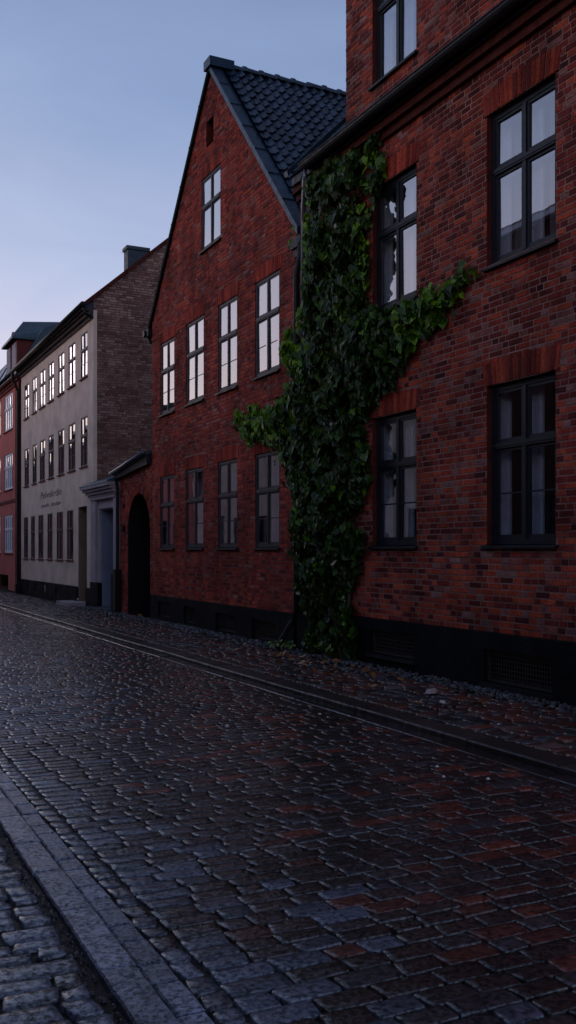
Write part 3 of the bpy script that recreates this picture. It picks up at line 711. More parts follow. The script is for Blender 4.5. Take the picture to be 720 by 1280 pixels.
# coping along the gable (wide zinc strip on the roof side)
mb = MB()
for sgn, wd in ((-1, .255), (1, .30)):
    mb = MB()
    yb = GC+sgn*(GC-G0+.16); zb = GZE-.13
    x0, x1 = FX-.06, FX-.06+wd; up = .085
    mb.prism([(x0,GC,GZA-.05),(x1,GC,GZA-.05),(x1,yb,zb-.05),(x0,yb,zb-.05)], [(x0,GC,GZA+up),(x1,GC,GZA+up),(x1,yb,zb+up),(x0,yb,zb+up)]) if sgn > 0 else \
    mb.prism([(x0,yb,zb-.05),(x1,yb,zb-.05),(x1,GC,GZA-.05),(x0,GC,GZA-.05)], [(x0,yb,zb+up),(x1,yb,zb+up),(x1,GC,GZA+up),(x0,GC,GZA+up)])
    for k in range(1, 7):     # welted seams
        f = k/7; yc, zc = GC+(yb-GC)*f, GZA+(zb-GZA)*f+up
        mb.box(x0-.004, x1+.004, yc-.012, yc+.012, zc-.012, zc+.016)
    if sgn < 0: mb.box(FX-.10, FX+.42, GC-.17, GC+.17, GZA-.02, GZA+.16)
    mb.build('coping', M['zinc' if sgn < 0 else 'plinth'], HG)
# kneeler, eave gutter end and rain pipe on the right, gutter end on the left
mb = MB(); mb.box(FX-.055, FX+.3, G0-.15, G0+.12, GZE-.36, GZE-.19); mb.box(FX-.02, FX+.2, G0-.10, G0+.06, GZE-.50, GZE-.362)
mb.tube([(FX-.06, G0-.20, GZE-.26), (FX+2, G0-.20, GZE-.26)], .075, 12)
mb.tube([(FX-.02, G0-.20, GZE-.3), (FX-.03, G0-.22, GZE-.5), (FX-.08, G0-.16, GZE-.85), (FX-.08, G0-.17, GZE-1.1), (FX-.08, G0-.17, .62), (FX-.14, G0-.14, .45), (FX-.34, G0+.02, .03)], .045, 12)
for z in (5.2, 3.6, 2.0, .7): mb.tube([(FX-.08, G0-.17, z), (FX-.08, G0-.17, z+.05)], .054, 12)
mb.build('downpipe', M['pipe'], HG, smooth=False)
mb = MB(); mb.box(FX-.10, FX+.3, G1-.02, G1+.16, GZE-.28, GZE-.12); mb.tube([(FX-.14, G1+.22, GZE-.2), (FX+2, G1+.22, GZE-.2)], .08, 12); mb.tube([(FX-.02, G1+.2, GZE-.25), (FX+.02, G1+.14, GZE-.42)], .04, 10)
mb.build('gutter', M['pipe'], HG)

# ================================================================== ARCHED GATEWAY WALL
HA = empty('arched_gateway', (FX, 22.8, 0), 'low red brick wall with a dark arched carriage gateway beside the gabled house', 'gateway')
A0, A1 = 21.57, 24.15
ay0, ay1, asp = 21.70, 23.47, 2.12
def holeA(z):
    if z < asp: return [(ay0, ay1)]
    c = (ay0+ay1)/2; h = (z-asp)/(2.98-asp)
    if h >= 1: return []
    w = (ay1-ay0)/2*math.sqrt(1-h*h); return [(c-w, c+w)]
brickwork(mapX, -.02, 3.62, lambda z: (A0, A1), holeA, HA, 'brick_gable', 'mortar_dark', tone=toneG)
mb = MB(); c = (ay0+ay1)/2; a_ = (ay1-ay0)/2; ra = 2.98-asp; n = 20
prof = [(ay1, -.05)]+[(c+a_*math.cos(math.pi*k/n), asp+ra*math.sin(math.pi*k/n)) for k in range(n+1)]+[(ay0, -.05)]
for p, q_ in zip(prof, prof[1:]): mb.face([(FX+.0,p[0],p[1]),(FX+.0,q_[0],q_[1]),(FX+4,q_[0],q_[1]),(FX+4,p[0],p[1])])
mb.build('passage', M['dark'], HA)
mb = MB()      # arch ring of header bricks
n = 26
for k in range(n):
    t0, t1 = math.pi*k/n+.012, math.pi*(k+1)/n-.012; r = random.random()
    P = [(c+(a_+.0)*math.cos(t0), asp+ra*math.sin(t0)), (c+(a_+.2)*math.cos(t0), asp+(ra+.2)*math.sin(t0)), (c+(a_+.2)*math.cos(t1), asp+(ra+.2)*math.sin(t1)), (c+a_*math.cos(t1), asp+ra*math.sin(t1))]
    mb.prism([(FX-.006,*p) for p in P], [(FX+.008,*p) for p in P], r)
mb.build('brick_arch', M['brick_gable'], HA)
mb = MB(); mb.box(FX+1.6, FX+1.66, ay0+.001, ay1-.001, 0, 2.96)
for k in range(9): yy = ay0+.1+k*(ay1-ay0-.2)/8; mb.box(FX+1.575, FX+1.6, yy-.085, yy+.085, .05, 2.2)
gd = mb.build('gate', M['door_wood'], HA)
mb = MB(); mb.box(FX+1.54, FX+1.57, ay0+.15, ay1-.4, .98, 1.02); mb.box(FX+1.54, FX+1.57, ay0+.15, ay1-.8, 1.42, 1.45); mb.build('gate_rail', M['lead'], gd)
mb = MB()      # lean-to roof that climbs towards the gabled house
mb.prism([(FX-.16,A0,3.80),(FX-.16,A1+.2,3.50),(FX+2,A1+.2,4.1),(FX+2,A0,4.6)], [(FX-.16,A0,3.88),(FX-.16,A1+.2,3.58),(FX+2,A1+.2,4.2),(FX+2,A0,4.7)])
mb.build('roof', M['copper'], HA)
mb = MB(); mb.prism([(FX-.12,A0,3.60),(FX-.12,A1+.1,3.42),(FX+.25,A1+.1,3.42),(FX+.25,A0,3.60)], [(FX-.13,A0,3.795),(FX-.13,A1+.1,3.50),(FX+.25,A1+.1,3.50),(FX+.25,A0,3.795)])
mb.build('fascia', M['zinc_dark'], HA)
mb = MB(); mb.tube([(FX-.2,A0,3.87),(FX-.2,A1+.25,3.57)], .045, 10); mb.build('gutter', M['pipe_grey'], HA, smooth=True)
mb = MB(); mb.tube([(FX-.12,A1-.02,3.45),(FX-.08,A1-.02,3.2),(FX-.08,A1-.02,.05)], .04, 10); mb.box(FX-.17, FX+.0, A1-.12, A1+.10, -.05, 1.12)
mb.build('downpipe', M['pipe'], HA)
mb = MB(); mb.tube([(FX+.0, 23.78, 2.15), (FX-.06, 23.78, 2.15)], .07, 12); mb.build('bell_plate', M['pipe'], HA)
mb = MB(); mb.tube([(FX+.0, 23.78, 2.72), (FX-.04, 23.78, 2.72)], .05, 12); mb.build('wall_anchor', M['pipe'], HA)

# ================================================================== STONE PORTAL
HP = empty('entrance_portal', (FX, 25.7, 0), 'grey stone doorway with heavy moulded cornice between cream house and arched gateway', 'doorway')
P0, P1 = 24.27, 26.78
dy0, dy1, dzt = 24.62, 25.98, 2.70
mb = MB()
panel_wall(mapX, P0, P1, .72, 3.3, [(dy0, dy1, .72, dzt)], mb, d=.0)
mb.face([(FX,P0,0),(FX,P0,3.3),(FX+.5,P0,3.3),(FX+.5,P0,0)])
# pilasters, architrave, raised field
mb.box(FX-.09, FX+.0, 26.28, P1, .70, 2.98); mb.box(FX-.09, FX+.0, P0, 24.50, .70, 2.98)
mb.box(FX-.05, FX+.0, dy1+.04, dy1+.17, .70, dzt+.13); mb.box(FX-.048, FX, dy0-.04, dy1+.04, dzt+.03, dzt+.128)
mb.box(FX-.12, FX, P0-.0, P1+.03, 2.982, 3.06)
mb.build('surround', M['portal'], HP)
mb = MB()
for k, (pj, z0, z1) in enumerate(((.14, 3.062, 3.12), (.20, 3.122, 3.20), (.27, 3.202, 3.27), (.34, 3.272, 3.36))):
    mb.box(FX-pj, FX+.02, P0-.02-pj*.3, P1+pj*.8, z0, z1)
mb.build('cornice', M['portal'], HP)
mb = MB(); mb.prism([(FX-.36,P0-.1,3.362),(FX-.36,P1+.32,3.362),(FX+1.2,P1+.02,3.362),(FX+1.2,P0-.1,3.362)], [(FX-.33,P0-.1,3.40),(FX-.33,P1+.28,3.40),(FX+.9,P1-.4,3.86),(FX+.9,P0-.1,3.90)])
mb.build('roof', M['copper'], HP)
mb = MB()
mb.face([(FX,dy1,0.0),(FX+.42,dy1,0.0),(FX+.42,dy1,dzt),(FX,dy1,dzt)]); mb.face([(FX,dy0,0.0),(FX,dy0,dzt),(FX+.42,dy0,dzt),(FX+.42,dy0,0.0)]); mb.face([(FX,dy0,dzt),(FX,dy1,dzt),(FX+.42,dy1,dzt),(FX+.42,dy0,dzt)])
mb.build('door_reveal', M['portal_blue'], HP)
mb = MB(); mb.box(FX+.36, FX+.42, dy0, dy1, 0, dzt)
for a, b in ((dy0+.08, (dy0+dy1)/2-.04), ((dy0+dy1)/2+.04, dy1-.08)):
    for z0, z1 in ((.2, .9), (1.0, 1.95)):
        mb.box(FX+.335, FX+.36, a, b, z0, z0+.05); mb.box(FX+.335, FX+.36, a, b, z1-.05, z1); mb.box(FX+.335, FX+.36, a, a+.05, z0+.05, z1-.05); mb.box(FX+.335, FX+.36, b-.05, b, z0+.05, z1-.05)
d = mb.build('door', M['door_blue'], HP)
mb = MB(); mb.tube([(FX+.34, 24.8, 1.1), (FX+.26, 24.8, 1.1), (FX+.26, 24.92, 1.1)], .015, 8); mb.build('handle', M['pipe_grey'], d)
mb = MB(); mb.box(FX-.11, FX+.02, 25.98, P1+.0, -.05, .72); mb.build('plinth', M['plinth'], HP)
mb = MB(); mb.box(FX-.11, FX+.02, P0, 24.62, -.05, .98); mb.build('plinth', M['plinth'], HP)
mb = MB(); mb.box(FX-.25, FX+.4, dy0+.01, dy1-.01, -.05, .07); mb.build('doorstep', M['lead'], HP)

# ================================================================== CREAM HOUSE
HC = empty('cream_house', (FX, 32, 0), 'long cream plastered house with three rows of narrow windows and brick side wall', 'house')
C0, C1, CZ = 26.82, 37.45, 8.25
cy = [(27.47, 28.26), (28.92, 29.81), (30.36, 31.21), (31.85, 32.66), (33.17, 34.16-.1), (34.59, 35.32), (35.95, 36.80)]
top = [(a, b, 6.48+.14*(1-k/6), 7.74+.18*(1-k/6)) for k, (a, b) in enumerate(cy)]
mid = [(a, b, 3.98+.06*(1-k/6), 5.36+.12*(1-k/6)) for k, (a, b) in enumerate(cy)]
lowc = [(29.17, 30.0), (30.53, 31.42), (32.04, 32.82), (33.45, 34.3), (34.89, 35.58), (36.12, 36.91)]
low = [(a, b, 1.32, 2.83) for a, b in lowc]
ent = (27.55, 28.55, .05, 2.88)
ops = top+mid+low
mb = panel_wall(mapX, C0, C1, .5, CZ, ops+[(ent[0], ent[1], .5, ent[3])])
mb.build('plaster_wall', M['stucco'], HC)
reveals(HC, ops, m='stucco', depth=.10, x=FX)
reveals(HC, [(ent[0], ent[1], 0, ent[3])], name='entrance_reveal', m='stucco_tan', depth=.75, x=FX)
mb = MB(); mb.box(FX+.6, FX+.66, ent[0], ent[1], 0, ent[3])
for z0, z1 in ((.2, 1.0), (1.15, 2.2)): mb.box(FX+.57, FX+.6, ent[0]+.15, ent[1]-.15, z0, z1)
mb.build('door', M['door_wood'], HC)
cv = [(33.0, 33.25, .2, .42), (34.6, 34.82, .2, .42), (31.3, 31.5, .22, .42), (35.9, 36.1, .2, .42)]
x_ = FX-.04
mb = MB(); panel_wall(lambda u, z, d: (x_, u, z), ent[1], C1, -.1, .52, cv, mb); mb.face([(x_,ent[1],.52),(x_,C1,.52),(FX+.01,C1,.53),(FX+.01,ent[1],.53)])
for a, b, c_, e_ in cv: mb.box(x_+.06, x_+.07, a, b, c_, e_)
mb.build('plinth', M['plinth'], HC); mb = MB(); panel_wall(lambda u, z, d: (x_, u, z), C0, ent[0], -.1, .52, [], mb); mb.face([(x_,C0,.52),(x_,ent[0],.52),(FX+.01,ent[0],.53),(FX+.01,C0,.53)])
pl_ = mb.build('plinth', M['plinth'], HC)
mb = MB(); mb.box(FX-.55, FX+.1, ent[0]+.0, ent[1]+.5, -.02, .10); mb.build('doorstep', M['portal'], HC)
for k, o in enumerate(top+mid+low):
    window(HC, o[0]+.003, o[1]-.003, o[2]+.002, o[3]-.003, 'frame_grey', rec=.0, bars=0 if k > 13 else 1, seed=k % 5+40, tf=.62, fw=.03, sw=.022, mul=.03, inner=None, curtain=('curtain', 'full' if k % 2 else 'pair') if k > 6 else None, sill='stucco_red')
mb = MB(); mb.box(FX+.9, FX+.95, C0+.05, C1-.05, 0, 8.2); 
for z in (.9, 3.4, 6.0): mb.box(FX+.2, FX+.9, C0+1.9, C1-.1, z, z+.1)
mb.build('interior', M['dark_room'], HC)
# brick side wall with raking top
cs = .87; CR = (FX+3.6, CZ+.42+3.6*cs)
def spanC(z):
    if z < CZ+.42: return (FX+.0, FX+7.2)
    t = (z-CZ-.42)/cs
    return (FX+t, FX+7.2-t) if t < 3.6 else None
brickwork(lambda u, z, d: (u, C0+d, z), .5, CR[1]-.05, spanC, lambda z: [], HC, 'brick_brown', 'mortar_dark', wallname='side_wall', back=.012)
mb = MB(); mb.box(FX+.001, FX+.10, C0-.012, C0-.002, .5, CZ+.1); mb.build('corner_plaster', M['stucco'], HC)
mb = MB()   # roof slab and rake board
ex = FX-.30; ez = CZ+.42-.30*cs
mb.prism([(ex,C0+.03,ez),(CR[0],C0+.03,CR[1]),(CR[0]+3.9,C0+.03,ez)], [(ex,C1,ez),(CR[0],C1,CR[1]),(CR[0]+3.9,C1,ez)])
mb.build('roof', M['tile'], HC)
mb = MB(); mb.prism([(ex,C0-.07,ez-.02),(CR[0],C0-.07,CR[1]-.02),(CR[0],C0-.07,CR[1]+.11),(ex,C0-.07,ez+.11)], [(ex,C0+.2,ez-.02),(CR[0],C0+.2,CR[1]-.02),(CR[0],C0+.2,CR[1]+.11),(ex,C0+.2,ez+.11)][::1])
mb.build('verge', M['reveal'], HC)
mb = MB()   # timber eaves cornice and gutter
for pj, z0, z1 in ((.05, CZ-.13, CZ-.02), (.12, CZ-.018, CZ+.08), (.2, CZ+.082, CZ+.17)): mb.box(FX-pj, FX+.05, C0-.0, C1, z0, z1)
mb.build('eaves_cornice', M['timber'], HC)
mb = MB(); mb.tube([(FX-.32,C0-.08,CZ+.22),(FX-.32,C1+.1,CZ+.14)], .075, 12); mb.tube([(FX-.3,C0-.02,CZ+.18),(FX-.22,C0-.02,CZ-.02),(FX-.05,C0+.02,CZ-.12)], .045, 10)
mb.build('gutter', M['pipe'], HC, smooth=True)
mb = MB(); mb.tube([(FX-.3,C1+.12,CZ+.1),(FX-.3,C1+.14,CZ-.15),(FX-.09,C1+.14,CZ-.6),(FX-.09,C1+.14,.3)], .055, 10); mb.box(FX-.2, FX-.0, C1+.02, C1+.26, -.05, .32)
mb.build('downpipe', M['pipe'], HC, smooth=False)
mb = MB(); mb.box(FX+1.36, FX+2.0, 28.05, 28.45, 8.7, 10.60); mb.box(FX+1.32, FX+2.04, 28.01, 28.49, 10.602, 10.70)
mb.build('chimney', M['chimney'], HC)
def lettering(txt, yl, z, size, width, parent):
    cu = bpy.data.curves.new('lettering', 'FONT'); cu.body = txt; cu.size = size; cu.extrude = .001
    t = bpy.data.objects.new('tmp', cu); COL.objects.link(t); bpy.context.view_layer.update()
    me = bpy.data.meshes.new_from_object(t); wd = t.dimensions.x; bpy.data.objects.remove(t)
    o = bpy.data.objects.new('lettering', me); COL.objects.link(o); me.materials.clear(); me.materials.append(M['paint_letter'])
    o.parent = parent; o.rotation_euler = (R(90), 0, R(-90)); o.scale = (width/wd, 1, 1)
    o.location = Vector((FX-.004, yl, z))-wloc(parent)
lettering('P\u00f8lvekrdin', 33.9, 3.37, .34, 3.1, HC)
lettering('osueh, qtsd\u00f8n', 33.85, 3.07, .19, 3.0, HC)

# ================================================================== PINK HOUSE
HK = empty('pink_house', (FX, 44, 0), 'dark pink plastered house with white windows and attic dormer at the far left', 'house')
K0, K1 = 37.75, 52
ky = [(39.25, 41.1), (42.0, 43.85), (44.8, 46.65), (47.6, 49.4)]
kops = [(a, b, z0, z1) for a, b in ky for z0, z1 in ((1.5, 3.02), (4.06, 5.5), (6.45, 7.9))]
mb = panel_wall(mapX, K0+.75, K1, 0, 8.1, kops+[(40.2, 42.4, 0, .6)]); mb.build('plaster_wall', M['stucco_pink'], HK)
mb = MB(); mb.box(FX-.04, FX+.5, K0, K0+.75, 0, 8.1); mb.box(FX-.035, FX-.002, K0+.75, K1, 3.50, 3.62); mb.box(FX-.06, FX, K0+.75, K1, 8.0, 8.12); mb.build('corner_pier', M['stucco_red'], HK)
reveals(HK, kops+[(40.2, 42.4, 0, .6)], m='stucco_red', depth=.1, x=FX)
for k, o in enumerate(kops):
    window(HK, o[0]+.003, o[1]-.003, o[2]+.002, o[3]-.003, 'frame_white', rec=.02, bars=1, seed=k % 4+60, tf=.62, cols=4, fw=.06, inner=None, curtain=('curtain', 'pair'), sill='stucco_red')
mb = MB(); mb.box(FX+.9, FX+.95, K0, K1, -.1, 8.0); mb.build('interior', M['dark_room'], HK)
mb = MB()
for pj, z0, z1 in ((.1, 8.122, 8.22), (.2, 8.222, 8.32)): mb.box(FX-pj, FX+.3, K0, K1, z0, z1)
mb.build('eaves_cornice', M['stucco_red'], HK)
mb = MB(); mb.tube([(FX-.28,K0+.3,8.37),(FX-.28,K1,8.37)], .07, 10); mb.build('gutter', M['pipe'], HK, smooth=True)
mb = MB()  # mansard roof
mb.prism([(FX-.15,K0+.1,8.33),(FX+.9,K0+.1,10.2),(FX+3.6,K0+.1,11.25),(FX+8,K0+.1,8.33)], [(FX-.15,K1,8.33),(FX+.9,K1,10.2),(FX+3.6,K1,11.25),(FX+8,K1,8.33)])
mb.build('roof', M['copper'], HK)
mb = MB()
def sk(y0, y1, t0, t1, lift): 
    P = lambda y, t: (FX-.15+1.05*t-lift*.87, y, 8.33+1.87*t+lift*.49)
    mb.prism([P(y0,t0),P(y1,t0),P(y1,t1),P(y0,t1)], [(a-.05, b, c+.028) for a, b, c in (P(y0,t0),P(y1,t0),P(y1,t1),P(y0,t1))])
sk(41.3, 42.5, .15, .8, .02); mb.build('skylight', M['lead'], HK)
mb = MB(); sk(43.4, 44.6, .15, .8, .02); mb.build('skylight', M['lead'], HK)
# dormer: red cheek wall, white framed front, metal roof
d0, d1, dm, zt = 38.35, 40.5, 39.45, 9.80
mb = MB(); mb.box(FX+.02, FX+3.2, d0, d1, 8.33, zt)
mb.prism([(FX+.02,d0,zt),(FX+.02,d1,zt),(FX+.02,dm,zt+.5)], [(FX+3.2,d0,zt),(FX+3.2,d1,zt),(FX+3.2,dm,zt+.5)])
dd = mb.build('dormer', M['stucco_red'], HK)
mb = MB(); mb.box(FX-.03, FX+.018, d0+.1, d0+.85, 8.5, 9.7); mb.build('dormer_casing', M['portal'], dd)
mb = MB(); mb.box(FX-.03, FX+.018, d1-.85, d1-.1, 8.5, 9.7); mb.build('dormer_casing', M['portal'], dd)
mb = MB()
A_, B_, R1, R2, C_, D_ = (FX-.2,d0-.14,zt+.0), (FX-.2,d1+.14,zt+.0), (FX+.45,dm,10.68), (FX+3.6,dm,10.98), (FX+3.6,d0-.14,zt+.0), (FX+3.6,d1+.14,zt+.0)
up_ = lambda p: (p[0], p[1], p[2]+.07)
for tri in ((A_, R1, R2, C_), (B_, D_, R2, R1), (A_, B_, R1)): mb.prism(list(tri), [up_(p) for p in tri])
mb.build('dormer_roof', M['copper'], dd)

# ================================================================== houses across the street (seen in the window panes)
def across(y0, y1, x, ze, m, label, roofh, trim='inner_white'):
    h = empty('facing_house', (x, (y0+y1)/2, 0), label, 'house', 'houses across the street')
    ops = []; yy = y0+1.2
    while yy < y1-2:
        z = 1.4
        while z+1.8 < ze-.4: ops.append((yy, yy+1.1, z, z+1.7)); z += 3.1
        yy += 2.6
    mb = panel_wall(lambda u, z, d: (x-d, u, z), y0, y1, -.1, ze, ops)
    mb.face([(x,y0,-.1),(x-8,y0,-.1),(x-8,y0,ze),(x,y0,ze)]); mb.face([(x,y1,-.1),(x,y1,ze),(x-8,y1,ze),(x-8,y1,-.1)]); mb.face([(x-8,y0,-.1),(x-8,y1,-.1),(x-8,y1,ze),(x-8,y0,ze)])
    mb.build('wall', M[m], h)
    for a, b, c_, e_ in ops:
        f = MB(); X = x-.1
        f.box(X-.05, X, a, a+.07, c_, e_); f.box(X-.05, X, b-.07, b, c_, e_); f.box(X-.05, X, a+.07, b-.07, c_, c_+.07); f.box(X-.05, X, a+.07, b-.07, e_-.07, e_)
        f.box(X-.048, X-.002, (a+b)/2-.03, (a+b)/2+.03, c_+.07, e_-.07); f.box(X-.046, X+.002, a+.07, b-.07, c_+1.05, c_+1.11)
        w = f.build('window', M['frame_grey'], h)
        g = MB(); g.face([(X-.04,a,c_),(X-.04,b,c_),(X-.04,b,e_),(X-.04,a,e_)]); g.build('pane', M['door_blue'], w)
    mb = MB(); mb.prism([(x+.3,y0-.1,ze+.05),(x-4,y0-.1,ze+roofh),(x-8.3,y0-.1,ze+.05)], [(x+.3,y1,ze+.05),(x-4,y1,ze+roofh),(x-8.3,y1,ze+.05)]); mb.build('roof', M['zinc_dark'], h)
    mb = MB(); mb.box(x, x+.25, y0, y1, ze-.12, ze+.045); mb.build('eaves_board', M[trim], h)
across(-14, 14.9, -3.0, 5.6, 'facing_brick', 'low dark brick house across the street behind the near pavement', 1.0)
across(15, 22.5, -3.0, 10.3, 'facing_brick', 'tall dark red house across the street, mirrored in the upper right window panes', 1.7)
across(22.6, 44, -3.0, 6.6, 'stucco', 'lower pale house across the street beyond the tall one', 1.2)
across(44.1, 52.4, -3.0, 7.4, 'stucco_pink', 'narrow pink house across the street between the pale one and the farthest one', .9)
across(52.5, 125, -3.0, 9.6, 'stucco_red', 'farthest dark red house across the street', .9)

# ================================================================== IVY
poly_px = [(470,160),(474,200),(468,245),(458,262),(456,300),(453,380),(466,392),(500,384),(522,372),(545,363),(560,361),(575,345),(590,333),(594,338),(585,352),(566,371),(552,387),(541,410),(520,422),(503,455),(482,488),(464,512),(450,522),(452,560),(458,600),(444,640),(452,662),(442,700),(434,740),(438,770),(442,822),(388,826),(382,800),(386,770),(375,750),(371,700),(368,650),(366,612),(355,582),(346,556),(330,549),(312,548),(292,539),(290,526),(303,515),(332,511),(352,504),(366,480),(352,445),(350,418),(358,412),(370,428),(377,440),(380,400),(381,300),(383,215),(398,206),(418,192),(436,184),(452,170)]
th = math.atan(590/1210); sT, cT = math.sin(th), math.cos(th)
def toWall(px, py, D=6.88):
    a = (px-360)/1210; t = D/(sT+a*cT); return (t*(cT-a*sT), 1.6+(688-py)/1210*t)
poly = [toWall(*p) for p in poly_px]
def inside(y, z, P=poly):
    c = False; n = len(P)
    for i in range(n):
        (y1, z1), (y2, z2) = P[i], P[i-1]
        if (z1 > z) != (z2 > z) and y < (y2-y1)*(z-z1)/(z2-z1)+y1: c = not c
    return c
def edge_dist(y, z):
    best = 9
    n = len(poly)
    for i in range(n):
        ax, ay = poly[i]; bx, by = poly[i-1]; dx, dy = bx-ax, by-ay; L = dx*dx+dy*dy
        t = max(0, min(1, ((y-ax)*dx+(z-ay)*dy)/L)) if L else 0
        d = math.hypot(y-ax-t*dx, z-ay-t*dy)
        if d < best: best = d
    return best
IV = empty('ivy', (FX-.1, 12.9, 0), 'big dark green ivy climbing from pavement to gutter between the two brick houses', 'climbing plant')
q = random.Random(11)
mb = MB()
def leaf(mb, c, size, nrm, roll, r):
    nrm = nrm.normalized(); down = Vector((0, 0, -1)); d = (down-nrm*down.dot(nrm)).normalized(); s = nrm.cross(d)
    d2 = d*math.cos(roll)+s*math.sin(roll); s2 = nrm.cross(d2)
    P = lambda a, b, h: tuple(c+s2*(a*size)+d2*(b*size)+nrm*(h*size))
    # three-lobed leaf, folded along its midrib
    i = len(mb.v)
    mb.v += [P(0,-.32,0), P(0,.62,-.14), P(0,.12,-.02), P(-.28,-.46,.10), P(-.50,-.10,.13), P(-.36,.20,.07), P(.28,-.46,.10), P(.50,-.10,.13), P(.36,.20,.07)]
    for f in ((0,3,4,2),(2,4,5),(2,5,1),(0,2,7,6),(2,8,7),(2,1,8)): mb.f.append(tuple(i+k for k in f)); mb.r.append(r)
ymin, ymax = min(p[0] for p in poly), max(p[0] for p in poly); zmin, zmax = min(p[1] for p in poly), max(p[1] for p in poly)
cnt = 0; tries = 0
while cnt < 11000 and tries < 400000:
    tries += 1
    y = q.uniform(ymin-.1, ymax+.1); z = q.uniform(zmin, zmax)
    y2 = y+q.gauss(0, .045)+.16*noise.noise(Vector((y*3, z*2.6, 1)))+.07*noise.noise(Vector((y*9, z*8, 3)))
    z2 = z+q.gauss(0, .045)+.16*noise.noise(Vector((y*2.8, z*2.8, 6)))
    if not inside(y2, z2): continue
    ed = edge_dist(y, z)
    cl = noise.noise(Vector((y*2.6, z*2.2, 4)))+.5*noise.noise(Vector((y*6, z*5, 8)))
    if cl < (-.30 if z < 6.2 else -.04) and q.random() < .85: continue
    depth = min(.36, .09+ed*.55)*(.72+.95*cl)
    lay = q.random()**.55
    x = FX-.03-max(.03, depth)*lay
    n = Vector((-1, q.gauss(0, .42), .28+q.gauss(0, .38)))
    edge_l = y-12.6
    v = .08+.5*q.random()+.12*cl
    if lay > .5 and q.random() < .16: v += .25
    # young yellow-green shoots on right-hand arm and left rim, whose brightness paints side light
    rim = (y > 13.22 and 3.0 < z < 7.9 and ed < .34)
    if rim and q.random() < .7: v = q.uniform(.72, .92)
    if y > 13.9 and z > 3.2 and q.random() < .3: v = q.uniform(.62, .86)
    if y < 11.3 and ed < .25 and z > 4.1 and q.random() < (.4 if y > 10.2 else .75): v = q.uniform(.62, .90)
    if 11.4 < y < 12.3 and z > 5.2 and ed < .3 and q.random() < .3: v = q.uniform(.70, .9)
    size = .07+.11*q.random()**1.4*(1.0 if y > 10.3 else .8)
    if z < 1.2: size *= 1.05
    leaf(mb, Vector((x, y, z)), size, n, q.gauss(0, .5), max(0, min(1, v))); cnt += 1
for k in range(26):
    y, z = q.choice(((14.0,5.2),(13.95,4.4),(13.9,3.4),(14.6,3.6),(15.6,3.75),(12.0,4.6),(11.4,4.35),(10.6,4.5),(11.75,7.1),(11.9,6.2),(13.6,2.4),(12.1,2.2),(13.7,1.2),(12.1,.8),(9.9,4.7),(13.8,6.4)))
    y += q.gauss(0, .15); z += q.gauss(0, .2); L_ = q.uniform(.25, .7); a = q.gauss(0, .35); x = FX-q.uniform(.06, .28)
    n_ = int(L_/.055)
    for j in range(n_):
        y -= 0; yy = y+math.sin(a)*j*.055+q.gauss(0, .02); zz = z-j*.055
        if zz < .1: break
        leaf(mb, Vector((x, yy, zz)), q.uniform(.05, .10)*(1-.4*j/n_), Vector((-1, q.gauss(0, .5), .3)), q.gauss(0, .6), min(.97, q.uniform(.2, .6)+(.35 if q.random() < .3 else 0)))
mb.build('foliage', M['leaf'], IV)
mb = MB()
for k in range(9):
    y0 = q.uniform(12.2, 13.5); pts = []; z = -.03; y = y0; tgt = q.uniform(11.9, 13.6)
    while z < q.uniform(5.5, 7.6):
        pts.append((FX-.05-.03*math.sin(z*2+k)-(.05 if z < .6 else 0), y, z)); z += .3; y += (tgt-y)*.06+q.uniform(-.06, .06)
    mb.tube(pts, [max(.008, .034*(1-j/len(pts))) for j in range(len(pts))], 6)
for arm in ([(12.2,3.6),(11.6,4.2),(11.0,4.55),(10.3,4.72),(9.8,4.78),(9.45,5.0)], [(13.3,2.2),(13.9,3.0),(14.5,3.55),(15.3,3.7),(16.2,3.85)], [(13.4,3.2),(13.9,4.2),(14.2,4.9)]):
    mb.tube([(FX-.05, a, b) for a, b in arm], [.022, .018, .014, .011, .008, .006][:len(arm)], 6)
mb.build('stem', M['bark'], IV, smooth=True)

# weeds at the foot of the ivy
for k, (yy, xx, s, lab) in enumerate(((14.0, 6.72, .9, 'small yellow-green weed at the foot of the black downpipe'), (12.25, 6.55, .8, 'small bright green seedling in front of the ivy foot'))):
    mb = MB(); c0 = Vector((xx, yy, .02))
    for j in range(34 if k == 0 else 16):
        a = q.uniform(0, 6.28); rr_ = q.uniform(.02, .22)*s; h_ = q.uniform(.03, .16)*s+(.12 if k else 0)
        leaf(mb, c0+Vector((math.cos(a)*rr_, math.sin(a)*rr_*1.3, h_)), q.uniform(.05, .08), Vector((q.gauss(-.5, .4), q.gauss(0, .4), 1)), q.uniform(-2, 2), q.random())
    mb.tube([c0-Vector((0,0,.03)), c0+Vector((0,0,.14*s))], .006, 6)
    tag(mb.build('weed', M['weed'], loc=(xx, yy, 0)), lab, 'weed')
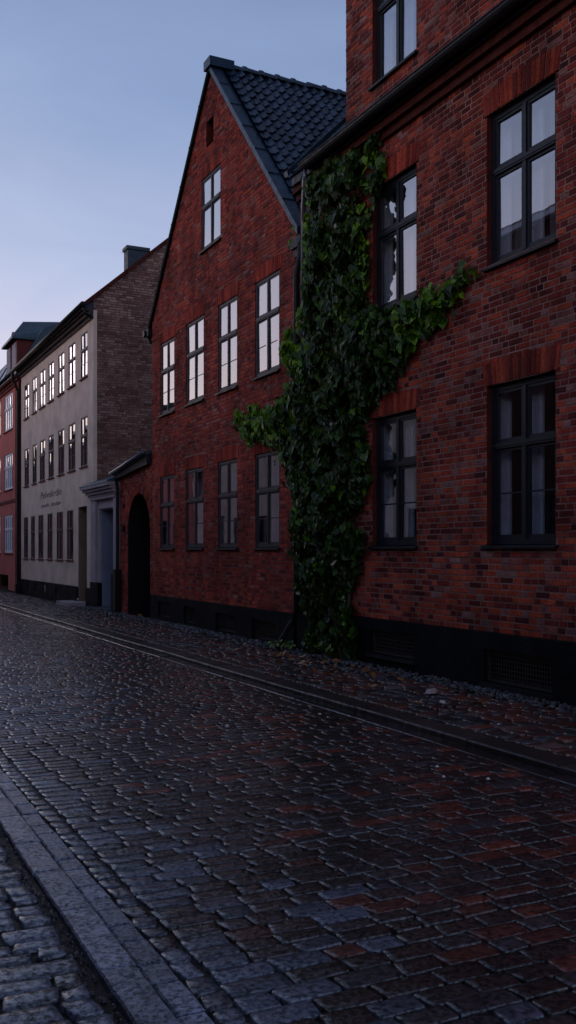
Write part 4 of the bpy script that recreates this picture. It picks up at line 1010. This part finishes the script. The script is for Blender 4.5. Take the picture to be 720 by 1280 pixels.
# fallen leaves
spots = [(6.05,12.9),(6.25,12.2),(6.1,12.45),(6.35,11.6),(6.15,11.3),(5.95,10.9),(6.4,13.3),(5.9,14.0),(5.8,12.2),(6.3,10.5),(5.75,9.6),(6.0,9.1),(5.6,8.4),(6.2,8.1),(5.9,15.1),(6.3,14.6),(6.1,13.6),(6.45,12.75),(5.7,10.3),(6.42,11.95),(6.5,12.3),(6.55,11.4),(6.3,12.9),(6.45,10.9),(6.0,11.8),(6.2,13.1),(6.6,12.0),(5.85,11.2),(6.5,13.5),(6.35,9.9),(6.05,12.0),(6.55,10.4)]
spots += [(7.2,22.2),(7.05,22.7),(6.9,22.9),(6.8,22.3)]
for k, (x, y) in enumerate(spots):
    mb = MB(); leaf(mb, Vector((x, y, .035)), q.uniform(.09, .15), Vector((q.gauss(0, .25), q.gauss(0, .25), 1)), q.uniform(-3, 3), q.random())
    o = mb.build('fallen_leaf', M['leaf_fallen'], loc=(x, y, .02))
    if x < 6.75: tag(o, 'small orange brown leaf fallen on the stones of the far pavement', 'leaf', 'leaves fallen on the pavement')
    else: tag(o, 'orange brown leaf fallen at the threshold of the arched gateway', 'leaf', 'leaves fallen in the gateway')
# pale stones
def pale(x, y, z, lx, ly, h, m, name, lab, cat, ang):
    mb = MB(); n = 7; bot = []; tp = []
    for k in range(n):
        t = 2*math.pi*k/n; a = 1+q.uniform(-.22, .22); bx, by = math.cos(t)*lx*a, math.sin(t)*ly*a
        X_, Y_ = bx*math.cos(ang)-by*math.sin(ang), bx*math.sin(ang)+by*math.cos(ang); bot.append((x+X_, y+Y_, z)); tp.append((x+X_*.75, y+Y_*.75, z+h*q.uniform(.75, 1.1)))
    mb.prism(bot, tp); tag(mb.build(name, M[m], loc=(x, y, z)), lab, cat)
pale(6.17, 9.0, .015, .10, .06, .045, 'stone_pale', 'stone', 'pale pink broken stone on the pavement edge of the pebble strip', 'stone', .5)
pale(5.86, 8.35, .015, .045, .03, .025, 'paper_white', 'pebble', 'small white pebble on the reddish pavement stones', 'stone', 1.2)
for x, y in ((5.6, 7.1), (4.3, 6.2), (4.15, 5.9), (4.4, 5.7), (3.9, 9.4), (4.6, 8.7), (3.5, 8.5)):
    o = None; mb = MB(); s = q.uniform(.012, .02); zz = -.068 if x < 5 else .012
    mb.prism([(x-s,y-s*.6,zz),(x+s,y-s*.7,zz),(x+s*.8,y+s*.7,zz),(x-s*.9,y+s*.6,zz)], [(x-s*.6,y-s*.4,zz+s),(x+s*.6,y-s*.4,zz+s*.8),(x+s*.5,y+s*.4,zz+s),(x-s*.5,y+s*.4,zz+s*.8)])
    tag(mb.build('chip', M['paper_white'], loc=(x, y, zz)), 'tiny pale stone chip lying on the wet street stones', 'stone chip', 'pale chips scattered on the street')
